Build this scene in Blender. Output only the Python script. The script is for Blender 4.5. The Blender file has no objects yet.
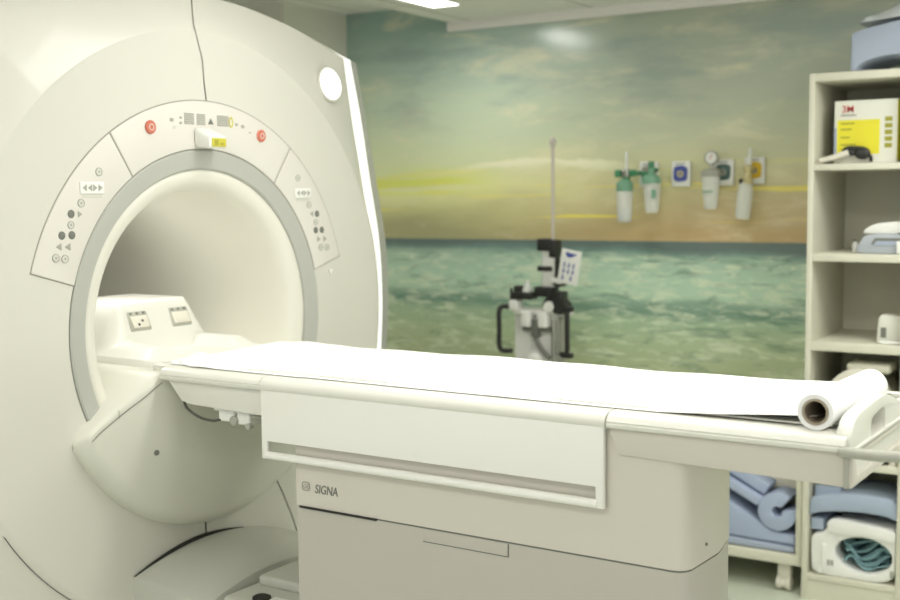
import bpy, bmesh, math, random
from mathutils import Vector, Matrix
random.seed(7)
S = bpy.context.scene
C = S.collection
PI = math.pi

# ------------------------------------------------------------------ camera
cam = bpy.data.cameras.new('camera'); co = bpy.data.objects.new('camera', cam); C.objects.link(co)
CY, CP, CR, CF = .5655, .0863, -.0095, 1177.8
fw = Vector((-math.sin(CY)*math.cos(CP), math.cos(CY)*math.cos(CP), -math.sin(CP)))
rt = Vector((math.cos(CY), math.sin(CY), 0)); up = rt.cross(fw)
c_, s_ = math.cos(CR), math.sin(CR)
rt2 = c_*rt + s_*up; up2 = -s_*rt + c_*up
M = Matrix((rt2, up2, -fw)).transposed().to_4x4()
M.translation = Vector((2.1561, -2.2309, 1.4186))
co.matrix_world = M
cam.sensor_width = 36; cam.lens = CF/900*36; cam.clip_start = .02
cam.dof.use_dof = True; cam.dof.focus_distance = 2.45; cam.dof.aperture_fstop = 3.2
S.camera = co

# ------------------------------------------------------------------ world, lights, exposure
w = bpy.data.worlds.new('world'); S.world = w; w.use_nodes = True
bg = w.node_tree.nodes['Background']; bg.inputs[0].default_value = (1.0, .995, .968, 1); bg.inputs[1].default_value = 1.04
S.view_settings.view_transform = 'Standard'; S.view_settings.look = 'None'
S.view_settings.exposure = -.44; S.view_settings.gamma = 1; S.view_settings.use_curve_mapping = False

def area(name, loc, sx, sy, power, col=(1, .992, .96), rot=(0, 0, 0)):
    l = bpy.data.lights.new(name, 'AREA'); l.shape = 'RECTANGLE'; l.size = sx; l.size_y = sy
    l.energy = power; l.color = col
    o = bpy.data.objects.new(name, l); C.objects.link(o); o.location = loc; o.rotation_euler = rot
    return o
BORE_W = 1.3
LIGHTS = [(-.455, 1.68, .15, .42, 5.5), (1.0, .0, 1.2, .3, 9), (.75, -1.75, 1.2, .6, 2.5), (2.6, -.2, .6, 1.2, 3), (1.95, 1.15, .6, .6, 12)]  # last panel is unseen, added to brighten the mural and shelf
for i, (x, y, sx, sy, p) in enumerate(LIGHTS):
    area('ceiling_lamp_light', (x, y, 2.19), sx*.9, sy*.9, p)

# ------------------------------------------------------------------ material helpers
def lin(c):
    return tuple((v/255/12.92 if v/255 <= .04045 else ((v/255+.055)/1.055)**2.4) for v in c) + (1,)
def mat(name, col, rough=.5, metal=0, noise=.03, nscale=6, spec=.5, bump=0, coat=0, trans=0, emit=None, alpha=1, ior=1.45):
    m = bpy.data.materials.new(name); m.use_nodes = True
    nt = m.node_tree; b = nt.nodes['Principled BSDF']
    b.inputs['Roughness'].default_value = rough; b.inputs['Metallic'].default_value = metal
    b.inputs['Specular IOR Level'].default_value = spec; b.inputs['Coat Weight'].default_value = coat
    b.inputs['Transmission Weight'].default_value = trans; b.inputs['IOR'].default_value = ior
    b.inputs['Alpha'].default_value = alpha
    L = lin(col)
    tc = nt.nodes.new('ShaderNodeTexCoord'); n = nt.nodes.new('ShaderNodeTexNoise'); n.inputs['Scale'].default_value = nscale
    n.inputs['Detail'].default_value = 4
    nt.links.new(tc.outputs['Object'], n.inputs['Vector'])
    mx = nt.nodes.new('ShaderNodeMix'); mx.data_type = 'RGBA'
    mx.inputs[6].default_value = tuple(v*(1-noise) for v in L[:3]) + (1,)
    mx.inputs[7].default_value = tuple(min(1, v*(1+noise)) for v in L[:3]) + (1,)
    nt.links.new(n.outputs['Fac'], mx.inputs[0]); nt.links.new(mx.outputs[2], b.inputs['Base Color'])
    if bump:
        n2 = nt.nodes.new('ShaderNodeTexNoise'); n2.inputs['Scale'].default_value = nscale*25; nt.links.new(tc.outputs['Object'], n2.inputs['Vector'])
        bp = nt.nodes.new('ShaderNodeBump'); bp.inputs['Strength'].default_value = bump; bp.inputs['Distance'].default_value = .002
        nt.links.new(n2.outputs['Fac'], bp.inputs['Height']); nt.links.new(bp.outputs[0], b.inputs['Normal'])
    if emit:
        b.inputs['Emission Color'].default_value = emit[0] + (1,); b.inputs['Emission Strength'].default_value = emit[1]
    return m

def wall_like(name, col, tile=None, rough=.7):
    m = mat(name, col, rough, noise=.03, nscale=2)
    if tile:
        nt = m.node_tree; b = nt.nodes['Principled BSDF']
        old = b.inputs['Base Color'].links[0].from_socket
        tc = nt.nodes.new('ShaderNodeTexCoord'); br = nt.nodes.new('ShaderNodeTexBrick')
        br.offset = 0; br.inputs['Scale'].default_value = 1; br.inputs['Mortar Size'].default_value = .006
        br.inputs['Brick Width'].default_value = tile; br.inputs['Row Height'].default_value = tile
        br.inputs['Color1'].default_value = (1, 1, 1, 1); br.inputs['Color2'].default_value = (.97, .97, .97, 1); br.inputs['Mortar'].default_value = (.62, .62, .6, 1)
        nt.links.new(tc.outputs['Object'], br.inputs['Vector'])
        mx = nt.nodes.new('ShaderNodeMix'); mx.data_type = 'RGBA'; mx.blend_type = 'MULTIPLY'; mx.inputs[0].default_value = 1
        nt.links.new(old, mx.inputs[6]); nt.links.new(br.outputs['Color'], mx.inputs[7]); nt.links.new(mx.outputs[2], b.inputs['Base Color'])
    return m

def mural_material():
    m = bpy.data.materials.new('seascape_mural'); m.use_nodes = True
    nt = m.node_tree; N = nt.nodes; Lk = nt.links; b = N['Principled BSDF']
    b.inputs['Roughness'].default_value = .2; b.inputs['Specular IOR Level'].default_value = .5
    tc = N.new('ShaderNodeTexCoord'); sp = N.new('ShaderNodeSeparateXYZ'); Lk.new(tc.outputs['Object'], sp.inputs[0])
    X, Z = sp.outputs['X'], sp.outputs['Z']
    def math_(op, a, b_=None, c=None, clamp=False):
        n = N.new('ShaderNodeMath'); n.operation = op; n.use_clamp = clamp
        for i, v in enumerate((a, b_, c)):
            if v is None: continue
            if isinstance(v, (int, float)): n.inputs[i].default_value = v
            else: Lk.new(v, n.inputs[i])
        return n.outputs[0]
    def rng(v, a, b_, c=0, d=1):
        n = N.new('ShaderNodeMapRange'); n.interpolation_type = 'SMOOTHSTEP'
        Lk.new(v, n.inputs[0])
        for i, k in enumerate((a, b_, c, d)): n.inputs[i+1].default_value = k
        return n.outputs[0]
    def noise(sx, sz, off=0, detail=5, rough=.55, dist=0):
        cb = N.new('ShaderNodeCombineXYZ')
        Lk.new(math_('MULTIPLY', X, sx), cb.inputs[0]); Lk.new(math_('MULTIPLY', Z, sz), cb.inputs[1]); cb.inputs[2].default_value = off
        n = N.new('ShaderNodeTexNoise'); n.inputs['Scale'].default_value = 1; n.inputs['Detail'].default_value = detail
        n.inputs['Roughness'].default_value = rough; n.inputs['Distortion'].default_value = dist
        Lk.new(cb.outputs[0], n.inputs['Vector']); return n.outputs['Fac']
    def ramp(v, z0, z1, stops):
        t = math_('DIVIDE', math_('SUBTRACT', v, z0), z1-z0)
        r = N.new('ShaderNodeValToRGB'); e = r.color_ramp.elements
        for i, (z, c) in enumerate(stops):
            p = (z-z0)/(z1-z0)
            if i < 2: el = e[i]; el.position = p
            else: el = e.new(p)
            el.color = lin(c)
        Lk.new(t, r.inputs[0]); return r.outputs[0]
    def mix(f, a, b_, mode='MIX'):
        n = N.new('ShaderNodeMix'); n.data_type = 'RGBA'; n.blend_type = mode
        if isinstance(f, (int, float)): n.inputs[0].default_value = f
        else: Lk.new(f, n.inputs[0])
        for i, v in ((6, a), (7, b_)):
            if isinstance(v, tuple): n.inputs[i].default_value = lin(v)
            else: Lk.new(v, n.inputs[i])
        return n.outputs[2]
    n1 = noise(1.5, 5.5, 0, 5)
    zs = math_('ADD', Z, math_('MULTIPLY', math_('SUBTRACT', n1, .5), .20))
    K = MUR
    left = ramp(zs, 1.2, 2.3, [(1.2, K['l0']), (1.27, K['l0']), (1.36, K['l1']), (1.46, K['l2']), (1.55, K['l3']), (1.68, K['l4']), (1.82, K['l5']), (2.0, K['l6']), (2.3, K['l7'])])
    right = ramp(zs, 1.2, 2.3, [(1.2, K['r0']), (1.27, K['r0']), (1.36, K['r1']), (1.46, K['r2']), (1.55, K['r3']), (1.68, K['r4']), (1.82, K['r5']), (2.0, K['r6']), (2.3, K['r7'])])
    sky = mix(rng(X, -.9, .55), left, right)
    # cloud light and dark patches painted in the picture
    n2 = noise(2.6, 9, 3.3, 6, .6, .4)
    sky = mix(math_('MULTIPLY', rng(n2, .50, .74), .55), sky, (250, 240, 205))
    n3 = noise(1.9, 7, 8.1, 5)
    sky = mix(math_('MULTIPLY', math_('MULTIPLY', rng(n3, .50, .68), .45), rng(Z, 1.62, 1.9)), sky, (138, 158, 158))
    # bright arching cloud bank on the left of centre
    dx = math_('ADD', X, .28); arch = math_('SUBTRACT', math_('SUBTRACT', Z, 1.575), math_('MULTIPLY', math_('MULTIPLY', dx, dx), -.18))
    archn = math_('ADD', arch, math_('MULTIPLY', math_('SUBTRACT', noise(6, 14, 2), .5), .07))
    bank = math_('MULTIPLY', math_('MULTIPLY', rng(archn, -.035, .0), rng(archn, .02, .004)), rng(math_('ABSOLUTE', dx), .62, .2))
    sky = mix(math_('MULTIPLY', bank, .9), sky, (255, 252, 220))
    # yellow streaks above the horizon
    n4 = noise(1.1, 26, 5.2, 3, .5, .2)
    band = math_('MULTIPLY', rng(Z, 1.29, 1.34), rng(Z, 1.60, 1.42))
    sky = mix(math_('MULTIPLY', math_('MULTIPLY', rng(n4, .57, .68), band), .8), sky, (255, 240, 110))
    n5 = noise(1.0, 20, 9.9, 3, .5)
    lb = math_('MULTIPLY', math_('MULTIPLY', rng(Z, 1.40, 1.46), rng(Z, 1.58, 1.50)), rng(X, -.35, -.8))
    sky = mix(math_('MULTIPLY', math_('MULTIPLY', rng(n5, .40, .56), lb), .75), sky, (236, 240, 96))
    # sea
    w1 = noise(2.3, 5, 1.7, 6, .62)
    zw = math_('ADD', Z, math_('MULTIPLY', math_('SUBTRACT', w1, .5), .085))
    zw = math_('ADD', zw, math_('MULTIPLY', rng(X, -1.1, .9), .012))
    sea = ramp(zw, .3, 1.26, [(.3, K['s0']), (.72, K['s0']), (.84, K['s1']), (.915, K['s2']), (.95, K['s3']), (.985, K['s4']), (1.01, K['s5']), (1.09, K['s6']), (1.165, K['s7']), (1.195, K['s8']), (1.215, K['s9'])])
    f1 = noise(9, 34, 4.4, 7, .68, .6)
    sea = mix(math_('MULTIPLY', math_('MULTIPLY', rng(f1, .48, .64), rng(Z, 1.20, 1.15)), .68), sea, (236, 246, 218))
    f2 = noise(6, 26, 6.4, 6, .6, .5)
    sea = mix(math_('MULTIPLY', math_('MULTIPLY', rng(f2, .52, .68), rng(Z, 1.21, 1.19)), .5), sea, (88, 128, 108))
    wv = N.new('ShaderNodeMath'); wv.operation = 'GREATER_THAN'
    Lk.new(math_('ADD', Z, math_('MULTIPLY', noise(20, 3, 1), .003)), wv.inputs[0]); wv.inputs[1].default_value = 1.235
    col = mix(wv.outputs[0], sea, sky)
    Lk.new(col, b.inputs['Base Color'])
    return m
MUR = dict(
    l0=(172, 168, 104), l1=(190, 188, 108), l2=(206, 208, 122), l3=(188, 196, 134), l4=(176, 190, 146), l5=(166, 184, 150), l6=(140, 166, 146), l7=(112, 148, 138),
    r0=(206, 164, 92), r1=(198, 172, 108), r2=(186, 172, 112), r3=(174, 172, 122), r4=(160, 166, 130), r5=(148, 158, 132), r6=(138, 150, 130), r7=(140, 148, 122),
    s0=(150, 166, 112), s1=(146, 170, 120), s2=(132, 166, 124), s3=(88, 130, 104), s4=(112, 150, 122), s5=(148, 184, 150), s6=(146, 184, 152), s7=(134, 170, 142), s8=(84, 118, 108), s9=(74, 96, 92))

def soften(c, k=.30, g=20):
    L = .3*c[0]+.59*c[1]+.11*c[2]; return tuple(min(250, (v+(L-v)*k+g)*1.13) for v in c)
for k_ in MUR: MUR[k_] = tuple(v*{'l0': .86, 'l1': .93, 'r0': .86, 'r1': .90, 'r2': .95}.get(k_, 1) for v in soften(MUR[k_]))
W = dict(
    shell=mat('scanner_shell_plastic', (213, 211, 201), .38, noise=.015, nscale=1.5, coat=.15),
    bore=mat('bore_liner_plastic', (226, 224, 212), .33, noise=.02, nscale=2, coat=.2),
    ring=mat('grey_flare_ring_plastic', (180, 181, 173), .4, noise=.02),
    chamf=mat('cream_flare_plastic', (220, 219, 207), .4, noise=.02),
    seam=mat('dark_panel_gap', (158, 156, 145), .8),
    black=mat('black_rubber_gap', (45, 45, 40), .8),
    panel=mat('control_panel_film', (219, 215, 207), .35, noise=.01),
    table=mat('table_plastic', (226, 225, 216), .38, noise=.015, coat=.15),
    frame=mat('table_white_frame_plastic', (238, 237, 230), .35, noise=.01, coat=.2),
    ped=mat('pedestal_cream_paint', (208, 203, 192), .45, noise=.015),
    ped2=mat('pedestal_grey_paint', (190, 186, 176), .5, noise=.02),
    grey=mat('light_grey_plastic', (172, 172, 160), .45),
    dgrey=mat('mid_grey_plastic', (118, 120, 112), .5),
    foot=mat('floor_unit_grey_plastic', (196, 196, 186), .45, noise=.02),
    paper=mat('white_exam_paper', (246, 246, 244), .8, noise=.01, nscale=40, bump=.15),
    card=mat('brown_cardboard_core', (158, 146, 128), .9, noise=.06, nscale=40, bump=.2),
    white=mat('white_plastic', (236, 236, 230), .4),
    cream=mat('cream_plastic', (224, 220, 206), .5),
    shelf=mat('cream_laminate', (216, 214, 196), .45, noise=.03, nscale=5),
    red=mat('red_button_plastic', (206, 118, 98), .4),
    icon=mat('grey_icon_print', (164, 164, 154), .6),
    dark=mat('dark_button_rubber', (116, 118, 110), .6),
    btn=mat('pale_button_film', (206, 206, 196), .5),
    yellow=mat('yellow_label_film', (196, 188, 70), .5),
    blackp=mat('black_plastic', (46, 46, 44), .4),
    polem=mat('satin_pole_metal', (206, 198, 188), .4, .15),
    steel=mat('brushed_steel', (190, 190, 182), .3, 1),
    blue=mat('blue_foam', (172, 184, 208), .85, noise=.05, nscale=8, bump=.3),
    bluegrey=mat('blue_grey_foam', (166, 179, 198), .8, noise=.05, nscale=8, bump=.3),
    lav=mat('pale_blue_vinyl', (168, 178, 196), .5, noise=.03),
    greycoil=mat('blue_grey_coil_plastic', (176, 182, 188), .45),
    teal=mat('teal_cloth', (136, 172, 178), .9, noise=.15, nscale=15, bump=.4),
    blanket=mat('cream_cotton_blanket', (228, 224, 208), .95, noise=.08, nscale=15, bump=.5),
    wrap=mat('clear_plastic_wrap', (214, 218, 224), .25, noise=.08, nscale=20, spec=.8),
    green=mat('green_fitting_plastic', (66, 136, 98), .45),
    greenc=mat('pale_green_cap_plastic', (124, 170, 142), .45),
    clear=mat('clear_bottle_plastic', (248, 250, 244), .3, noise=.02, alpha=.62),
    brass=mat('pale_brass', (208, 196, 148), .35, .3),
    blueprint=mat('blue_print', (78, 88, 160), .6), gprint=mat('dark_green_print', (84, 108, 102), .6), yprint=mat('yellow_print', (224, 186, 50), .6),
    boxw=mat('white_carton', (228, 228, 216), .7), boxy=mat('yellow_carton_print', (232, 222, 60), .7), boxr=mat('red_print', (190, 50, 46), .7),
    olive=mat('olive_print', (164, 160, 60), .7),
    lamp=mat('lamp_diffuser', (255, 255, 250), .6, emit=((1, .99, .93), 9.0)),
    bevel_glow=mat('white_bevel_highlight', (250, 250, 246), .35, emit=((1, 1, .97), .9)),  # bevel plastic, highlight put into the material as emission
    disc_emit=mat('emissive_white_disc', (250, 250, 246), .5, emit=((1, 1, .97), 1.4)),
    rubber=mat('grey_caster_rubber', (90, 90, 84), .7), cable=mat('dark_grey_cable', (88, 86, 78), .6),
    mural=mural_material(), wall=wall_like('painted_wall', (228, 227, 214)), ceil=wall_like('ceiling_tiles', (248, 247, 242), .6),
    trim=wall_like('cornice_paint', (246, 242, 238)), floor=mat('pale_green_vinyl_floor', (206, 212, 194), .35, noise=.06, nscale=9))

# ------------------------------------------------------------------ mesh helpers
def bm_new(): return bmesh.new()
def bevel_new(bm, edges, r, seg=3):
    if r > 0: bmesh.ops.bevel(bm, geom=list(edges), offset=r, segments=seg, affect='EDGES', profile=.5, clamp_overlap=True)
def box(bm, a, b, r=0, seg=3, rot=None, pivot=None):
    t = bmesh.new()
    bmesh.ops.create_cube(t, size=1)
    for v in t.verts: v.co = Vector([(a[i]+b[i])/2 + v.co[i]*(b[i]-a[i]) for i in range(3)])
    bevel_new(t, t.edges, r, seg)
    if rot is not None:
        p = Vector(pivot) if pivot else (Vector(a)+Vector(b))/2
        for v in t.verts: v.co = p + rot @ (v.co-p)
    merge(bm, t); return bm
def merge(bm, t):
    bmesh.ops.recalc_face_normals(t, faces=t.faces)
    me = bpy.data.meshes.new('tmp'); t.to_mesh(me); t.free(); bm.from_mesh(me); bpy.data.meshes.remove(me)
def prism(bm, poly, axis, a, b, r=0, seg=2):
    """poly: 2D points in the remaining two axes (cyclic order x,y,z without axis)"""
    t = bmesh.new(); k = 'xyz'.index(axis); o = [i for i in range(3) if i != k]
    def P(p, d):
        v = [0, 0, 0]; v[k] = d; v[o[0]] = p[0]; v[o[1]] = p[1]; return v
    A = [t.verts.new(P(p, a)) for p in poly]; B = [t.verts.new(P(p, b)) for p in poly]
    n = len(poly)
    t.faces.new(A); t.faces.new(B[::-1])
    for i in range(n): t.faces.new((A[i], B[i], B[(i+1) % n], A[(i+1) % n]))
    bmesh.ops.recalc_face_normals(t, faces=t.faces)
    bevel_new(t, t.edges, r, seg)
    merge(bm, t); return bm
def ringprism(bm, outer, inner, axis, a, b, r=0):
    t = bmesh.new(); k = 'xyz'.index(axis); o = [i for i in range(3) if i != k]
    def P(p, d):
        v = [0, 0, 0]; v[k] = d; v[o[0]] = p[0]; v[o[1]] = p[1]; return v
    L = [[t.verts.new(P(p, d)) for p in q] for d in (a, b) for q in (outer, inner)]
    n = len(outer)
    for i in range(n):
        j = (i+1) % n
        t.faces.new((L[0][i], L[0][j], L[1][j], L[1][i])); t.faces.new((L[2][i], L[3][i], L[3][j], L[2][j]))
        t.faces.new((L[0][i], L[2][i], L[2][j], L[0][j])); t.faces.new((L[1][i], L[1][j], L[3][j], L[3][i]))
    bmesh.ops.recalc_face_normals(t, faces=t.faces)
    if r: bevel_new(t, [e for e in t.edges if e.calc_face_angle(0) > .9], r, 2)
    merge(bm, t); return bm
def frame_of(d):
    d = d.normalized(); u = Vector((0, 0, 1)) if abs(d.z) < .9 else Vector((1, 0, 0))
    x = d.cross(u).normalized(); return x, x.cross(d).normalized()
def tube(bm, pts, r, seg=12, cap=True):
    t = bmesh.new(); pts = [Vector(p) for p in pts]; n = len(pts); rr = r if isinstance(r, (list, tuple)) else [r]*n
    rings = []; px = None
    for i, p in enumerate(pts):
        d = (pts[min(i+1, n-1)] - pts[max(i-1, 0)])
        if px is None: x, y = frame_of(d)
        else:
            dn = d.normalized(); x = (px - dn*px.dot(dn)).normalized(); y = x.cross(dn)
        px = x
        rings.append([t.verts.new(p + rr[i]*(math.cos(a)*x + math.sin(a)*y)) for a in [2*PI*k/seg for k in range(seg)]])
    for A, B in zip(rings, rings[1:]):
        for k in range(seg): t.faces.new((A[k], A[(k+1) % seg], B[(k+1) % seg], B[k]))
    if cap: t.faces.new(rings[0]); t.faces.new(rings[-1][::-1])
    merge(bm, t); return bm
def smooth_path(pts, n=6):
    P = [Vector(p) for p in pts]; out = []
    for i in range(len(P)-1):
        a, b, c, d = P[max(i-1, 0)], P[i], P[i+1], P[min(i+2, len(P)-1)]
        for k in range(n):
            u = k/n
            out.append(.5*((2*b) + (c-a)*u + (2*a-5*b+4*c-d)*u*u + (3*b-a-3*c+d)*u**3))
    out.append(P[-1]); return out
def lathe(bm, c, axis, prof, seg=32, close=False):
    """prof: (radius, distance along axis)"""
    t = bmesh.new(); ax = Vector(axis).normalized(); x, y = frame_of(ax); c = Vector(c); rings = []
    for r, h in prof:
        if r < 1e-6: rings.append([t.verts.new(c+ax*h)])
        else: rings.append([t.verts.new(c+ax*h+r*(math.cos(2*PI*k/seg)*x+math.sin(2*PI*k/seg)*y)) for k in range(seg)])
    pairs = list(zip(rings, rings[1:])) + ([(rings[-1], rings[0])] if close else [])
    for A, B in pairs:
        for k in range(seg):
            k2 = (k+1) % seg
            if len(A) == 1 and len(B) == 1: continue
            if len(A) == 1: t.faces.new((A[0], B[k2], B[k]))
            elif len(B) == 1: t.faces.new((A[k], A[k2], B[0]))
            else: t.faces.new((A[k], A[k2], B[k2], B[k]))
    merge(bm, t); return bm
def grid(bm, rows, thick=0):
    t = bmesh.new(); V = [[t.verts.new(p) for p in r] for r in rows]
    for i in range(len(V)-1):
        for j in range(len(V[0])-1):
            t.faces.new((V[i][j], V[i+1][j], V[i+1][j+1], V[i][j+1]))
    if thick: bmesh.ops.recalc_face_normals(t, faces=t.faces); bmesh.ops.solidify(t, geom=t.faces, thickness=thick)
    merge(bm, t); return bm

BASE = {}
def obj(name, bm, m, parent=None, base=None, angle=35, smooth=True):
    me = bpy.data.meshes.new(name)
    L = Vector(base) if base else (Vector(BASE[parent.name]) if parent else Vector((0, 0, 0)))
    for v in bm.verts: v.co -= L
    bm.to_mesh(me); bm.free()
    me.materials.append(W[m] if isinstance(m, str) else m)
    if smooth:
        for p in me.polygons: p.use_smooth = True
        me.set_sharp_from_angle(angle=math.radians(angle))
    o = bpy.data.objects.new(name, me); C.objects.link(o)
    if parent: o.parent = parent; BASE[o.name] = L
    else: o.location = L; BASE[o.name] = L
    return o
def thing(name, label, cat, base=(0, 0, 0), group=None, rotz=0):
    o = bpy.data.objects.new(name, None); C.objects.link(o); o.empty_display_size = .1
    o['label'] = label; o['category'] = cat
    if group: o['group'] = group
    b = Vector(base); o.location = Matrix.Rotation(rotz, 3, 'Z') @ b; o.rotation_euler = (0, 0, rotz)
    BASE[o.name] = b; return o
def tag(o, label, cat, group=None, kind=None):
    o['label'] = label; o['category'] = cat
    if group: o['group'] = group
    if kind: o['kind'] = kind
    return o
def struct(name, bm, m, label=None, smooth=False):
    o = obj(name, bm, m, smooth=smooth); o['kind'] = 'structure'
    if label: o['label'] = label; 
    return o
def text(name, s, loc, size, m, parent, xdir, ydir, depth=.0008, bold=False, shear=0, label=None, widen=1):
    cu = bpy.data.curves.new('tmp_text', 'FONT'); cu.body = s; cu.size = size; cu.extrude = depth; cu.shear = shear
    if bold: cu.offset = size*.008
    to = bpy.data.objects.new('tmp_text', cu); C.objects.link(to)
    dg = bpy.context.evaluated_depsgraph_get(); me = bpy.data.meshes.new_from_object(to.evaluated_get(dg))
    bpy.data.objects.remove(to); bm = bmesh.new(); bm.from_mesh(me); bpy.data.meshes.remove(me)
    X = Vector(xdir).normalized(); Y = Vector(ydir).normalized(); Zv = X.cross(Y)
    for v in bm.verts: v.co = Vector(loc) + X*v.co.x*widen + Y*v.co.y + Zv*v.co.z
    o = obj(name, bm, m, parent, smooth=False)
    if label: o['label'] = label
    return o

# ------------------------------------------------------------------ setting
WY = 2.32
b = bm_new(); box(b, (-2.6, -3.2, -.1), (3.6, WY+.1, 0)); struct('floor', b, 'floor')
b = bm_new(); box(b, (-1.4, WY, 0), (3.6, WY+.1, 2.5)); struct('wall_back', b, 'mural')
b = bm_new(); prism(b, [(-2.6, 1.86), (-1.3, 1.86), (-1.3, WY+.05), (-2.6, WY+.05)], 'z', 0, 2.5); struct('wall_left', b, 'wall')
b = bm_new(); box(b, (-2.7, -3.2, 0), (-2.6, 1.9, 2.5)); struct('wall_side', b, 'wall')
b = bm_new(); box(b, (-2.7, -3.2, 2.29), (-.68, WY+.1, 2.42)); box(b, (-.70, -3.2, 2.20), (3.6, WY+.1, 2.42)); struct('ceiling', b, 'ceil')
b = bm_new(); prism(b, [(WY-.022, 2.163), (WY, 2.163), (WY, 2.2), (WY-.026, 2.2)], 'x', -.72, 3.6); struct('trim_1', b, 'trim')
for i, (x, y, sx, sy, p) in enumerate(LIGHTS):
    lab = ['small white ceiling light panel close to the mural wall', 'long white ceiling light panel above the scanner table', 'wide white ceiling light panel above the viewer', 'white ceiling light panel right of the table end', 'square white ceiling light panel added to brighten the shelf unit and mural'][i]
    t = thing('ceiling_light', lab, 'ceiling light', (x, y, 2.2), 'ceiling light panels')
    b = bm_new(); o_ = [(x-sx/2, y-sy/2), (x+sx/2, y-sy/2), (x+sx/2, y+sy/2), (x-sx/2, y+sy/2)]
    e = .012; n_ = [(x-sx/2+e, y-sy/2+e), (x+sx/2-e, y-sy/2+e), (x+sx/2-e, y+sy/2-e), (x-sx/2+e, y+sy/2-e)]
    ringprism(b, o_, n_, 'z', 2.195, 2.2005); obj('frame', b, 'white', t, smooth=False)
    b = bm_new(); box(b, (x-sx/2+e, y-sy/2+e, 2.196), (x+sx/2-e, y+sy/2-e, 2.2)); obj('diffuser', b, 'lamp', t, smooth=False)

# ------------------------------------------------------------------ MRI scanner
CZ = 1.1
mri = thing('mri_scanner', 'large white ring-shaped scanner with round bore and grey flare ring', 'scanner', (-.6, 0, 0))
def seg_pts(a, b_, c, n):   # catmull through list of knots
    return smooth_path([(p[0], p[1], 0) for p in c], n)
def outline(top, side, bot, n=10):
    """half outline, top centre -> bottom centre, then mirrored"""
    T = [Vector(p) for p in smooth_path([(y, z, 0) for y, z in top], n)]
    Sd = [Vector(p) for p in smooth_path([(y, z, 0) for y, z in side], n)]
    Bt = [Vector((side[-1][0]*(1-k/12), side[-1][1], 0)) for k in range(13)]
    half = T + Sd[1:] + Bt[1:]
    full = half + [Vector((-p.x, p.y, 0)) for p in half[-2:0:-1]]
    return full, len(T)-1, len(T)+len(Sd)-2, len(half)
s0, ic, ib, nh = outline([(0, 1.953), (.174, 1.947), (.30, 1.933), (.465, 1.902), (.669, 1.844)],
                     [(.669, 1.844), (.707, 1.661), (.753, 1.478), (.796, 1.288), (.81, 1.1), (.795, .92), (.77, .65), (.735, .35), (.70, .02)], None)
s1, *_ = outline([(0, 1.962), (.19, 1.957), (.339, 1.942), (.513, 1.911), (.755, 1.851)],
             [(.755, 1.851), (.807, 1.668), (.85, 1.479), (.895, 1.285), (.908, 1.1), (.897, .922), (.87, .65), (.835, .35), (.80, .02)], None)
s2, *_ = outline([(0, 1.962), (.20, 1.957), (.37, 1.942), (.58, 1.909), (.834, 1.850)],
             [(.834, 1.850), (.882, 1.668), (.933, 1.479), (.979, 1.285), (.992, 1.1), (.977, .915), (.95, .65), (.91, .35), (.87, .02)], None)
NP = len(s0)
def circ_ring(r, x):
    out = []
    for p in s0:
        a = math.atan2(p.y-CZ, p.x); out.append(Vector((x, r*math.cos(a), CZ+r*math.sin(a))))
    return out
def out_ring(s, x): return [Vector((x, p.x, p.y)) for p in s]
def loft(bm, rings, sel=None):
    t = bmesh.new(); V = [[t.verts.new(p) for p in r] for r in rings]; n = len(rings[0])
    for A, B in zip(V, V[1:]):
        for i in range(n):
            if sel and not sel(i): continue
            j = (i+1) % n
            t.faces.new((A[i], A[j], B[j], B[i]))
    loose = [v for v in t.verts if not v.link_faces]
    bmesh.ops.delete(t, geom=loose, context='VERTS')
    merge(bm, t); return bm
def lerp_ring(A, B, u): return [a.lerp(c, u) for a, c in zip(A, B)]
R0 = out_ring(s0, -.06); R1 = out_ring(s1, -.10)
rc = circ_ring(.757, -.004)
b = bm_new()
loft(b, [circ_ring(.447, -.03), circ_ring(.449, -.002), circ_ring(.452, 0), circ_ring(.575, 0), circ_ring(.66, 0), circ_ring(.745, 0), rc,
         lerp_ring(rc, R0, .5), lerp_ring(rc, R0, .93), R0])
obj('front_cover', b, 'shell', mri, angle=14)
side = lambda i: ic <= i < ib or NP-ib <= i < NP-ic
for top_half in (True, False):
    b = bm_new(); loft(b, [R0, lerp_ring(R0, R1, .5), R1], lambda i: not side(i) and (R0[i].z > CZ) == top_half); obj('cover_edge', b, 'shell', mri)
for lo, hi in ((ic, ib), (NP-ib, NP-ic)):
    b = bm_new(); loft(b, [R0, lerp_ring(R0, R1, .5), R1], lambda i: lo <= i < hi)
    o = obj('edge_bevel', b, 'bevel_glow', mri); o['label'] = 'white edge bevel with its highlight as emission'  # plain white bevel, no lamp; its bright highlight is emission
b = bm_new()
R2 = out_ring(s2, -.135)
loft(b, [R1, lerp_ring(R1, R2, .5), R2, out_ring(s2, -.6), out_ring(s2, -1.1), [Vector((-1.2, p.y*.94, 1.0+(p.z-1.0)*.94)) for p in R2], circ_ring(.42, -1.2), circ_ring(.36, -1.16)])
obj('side_cover', b, 'ring', mri)
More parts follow.
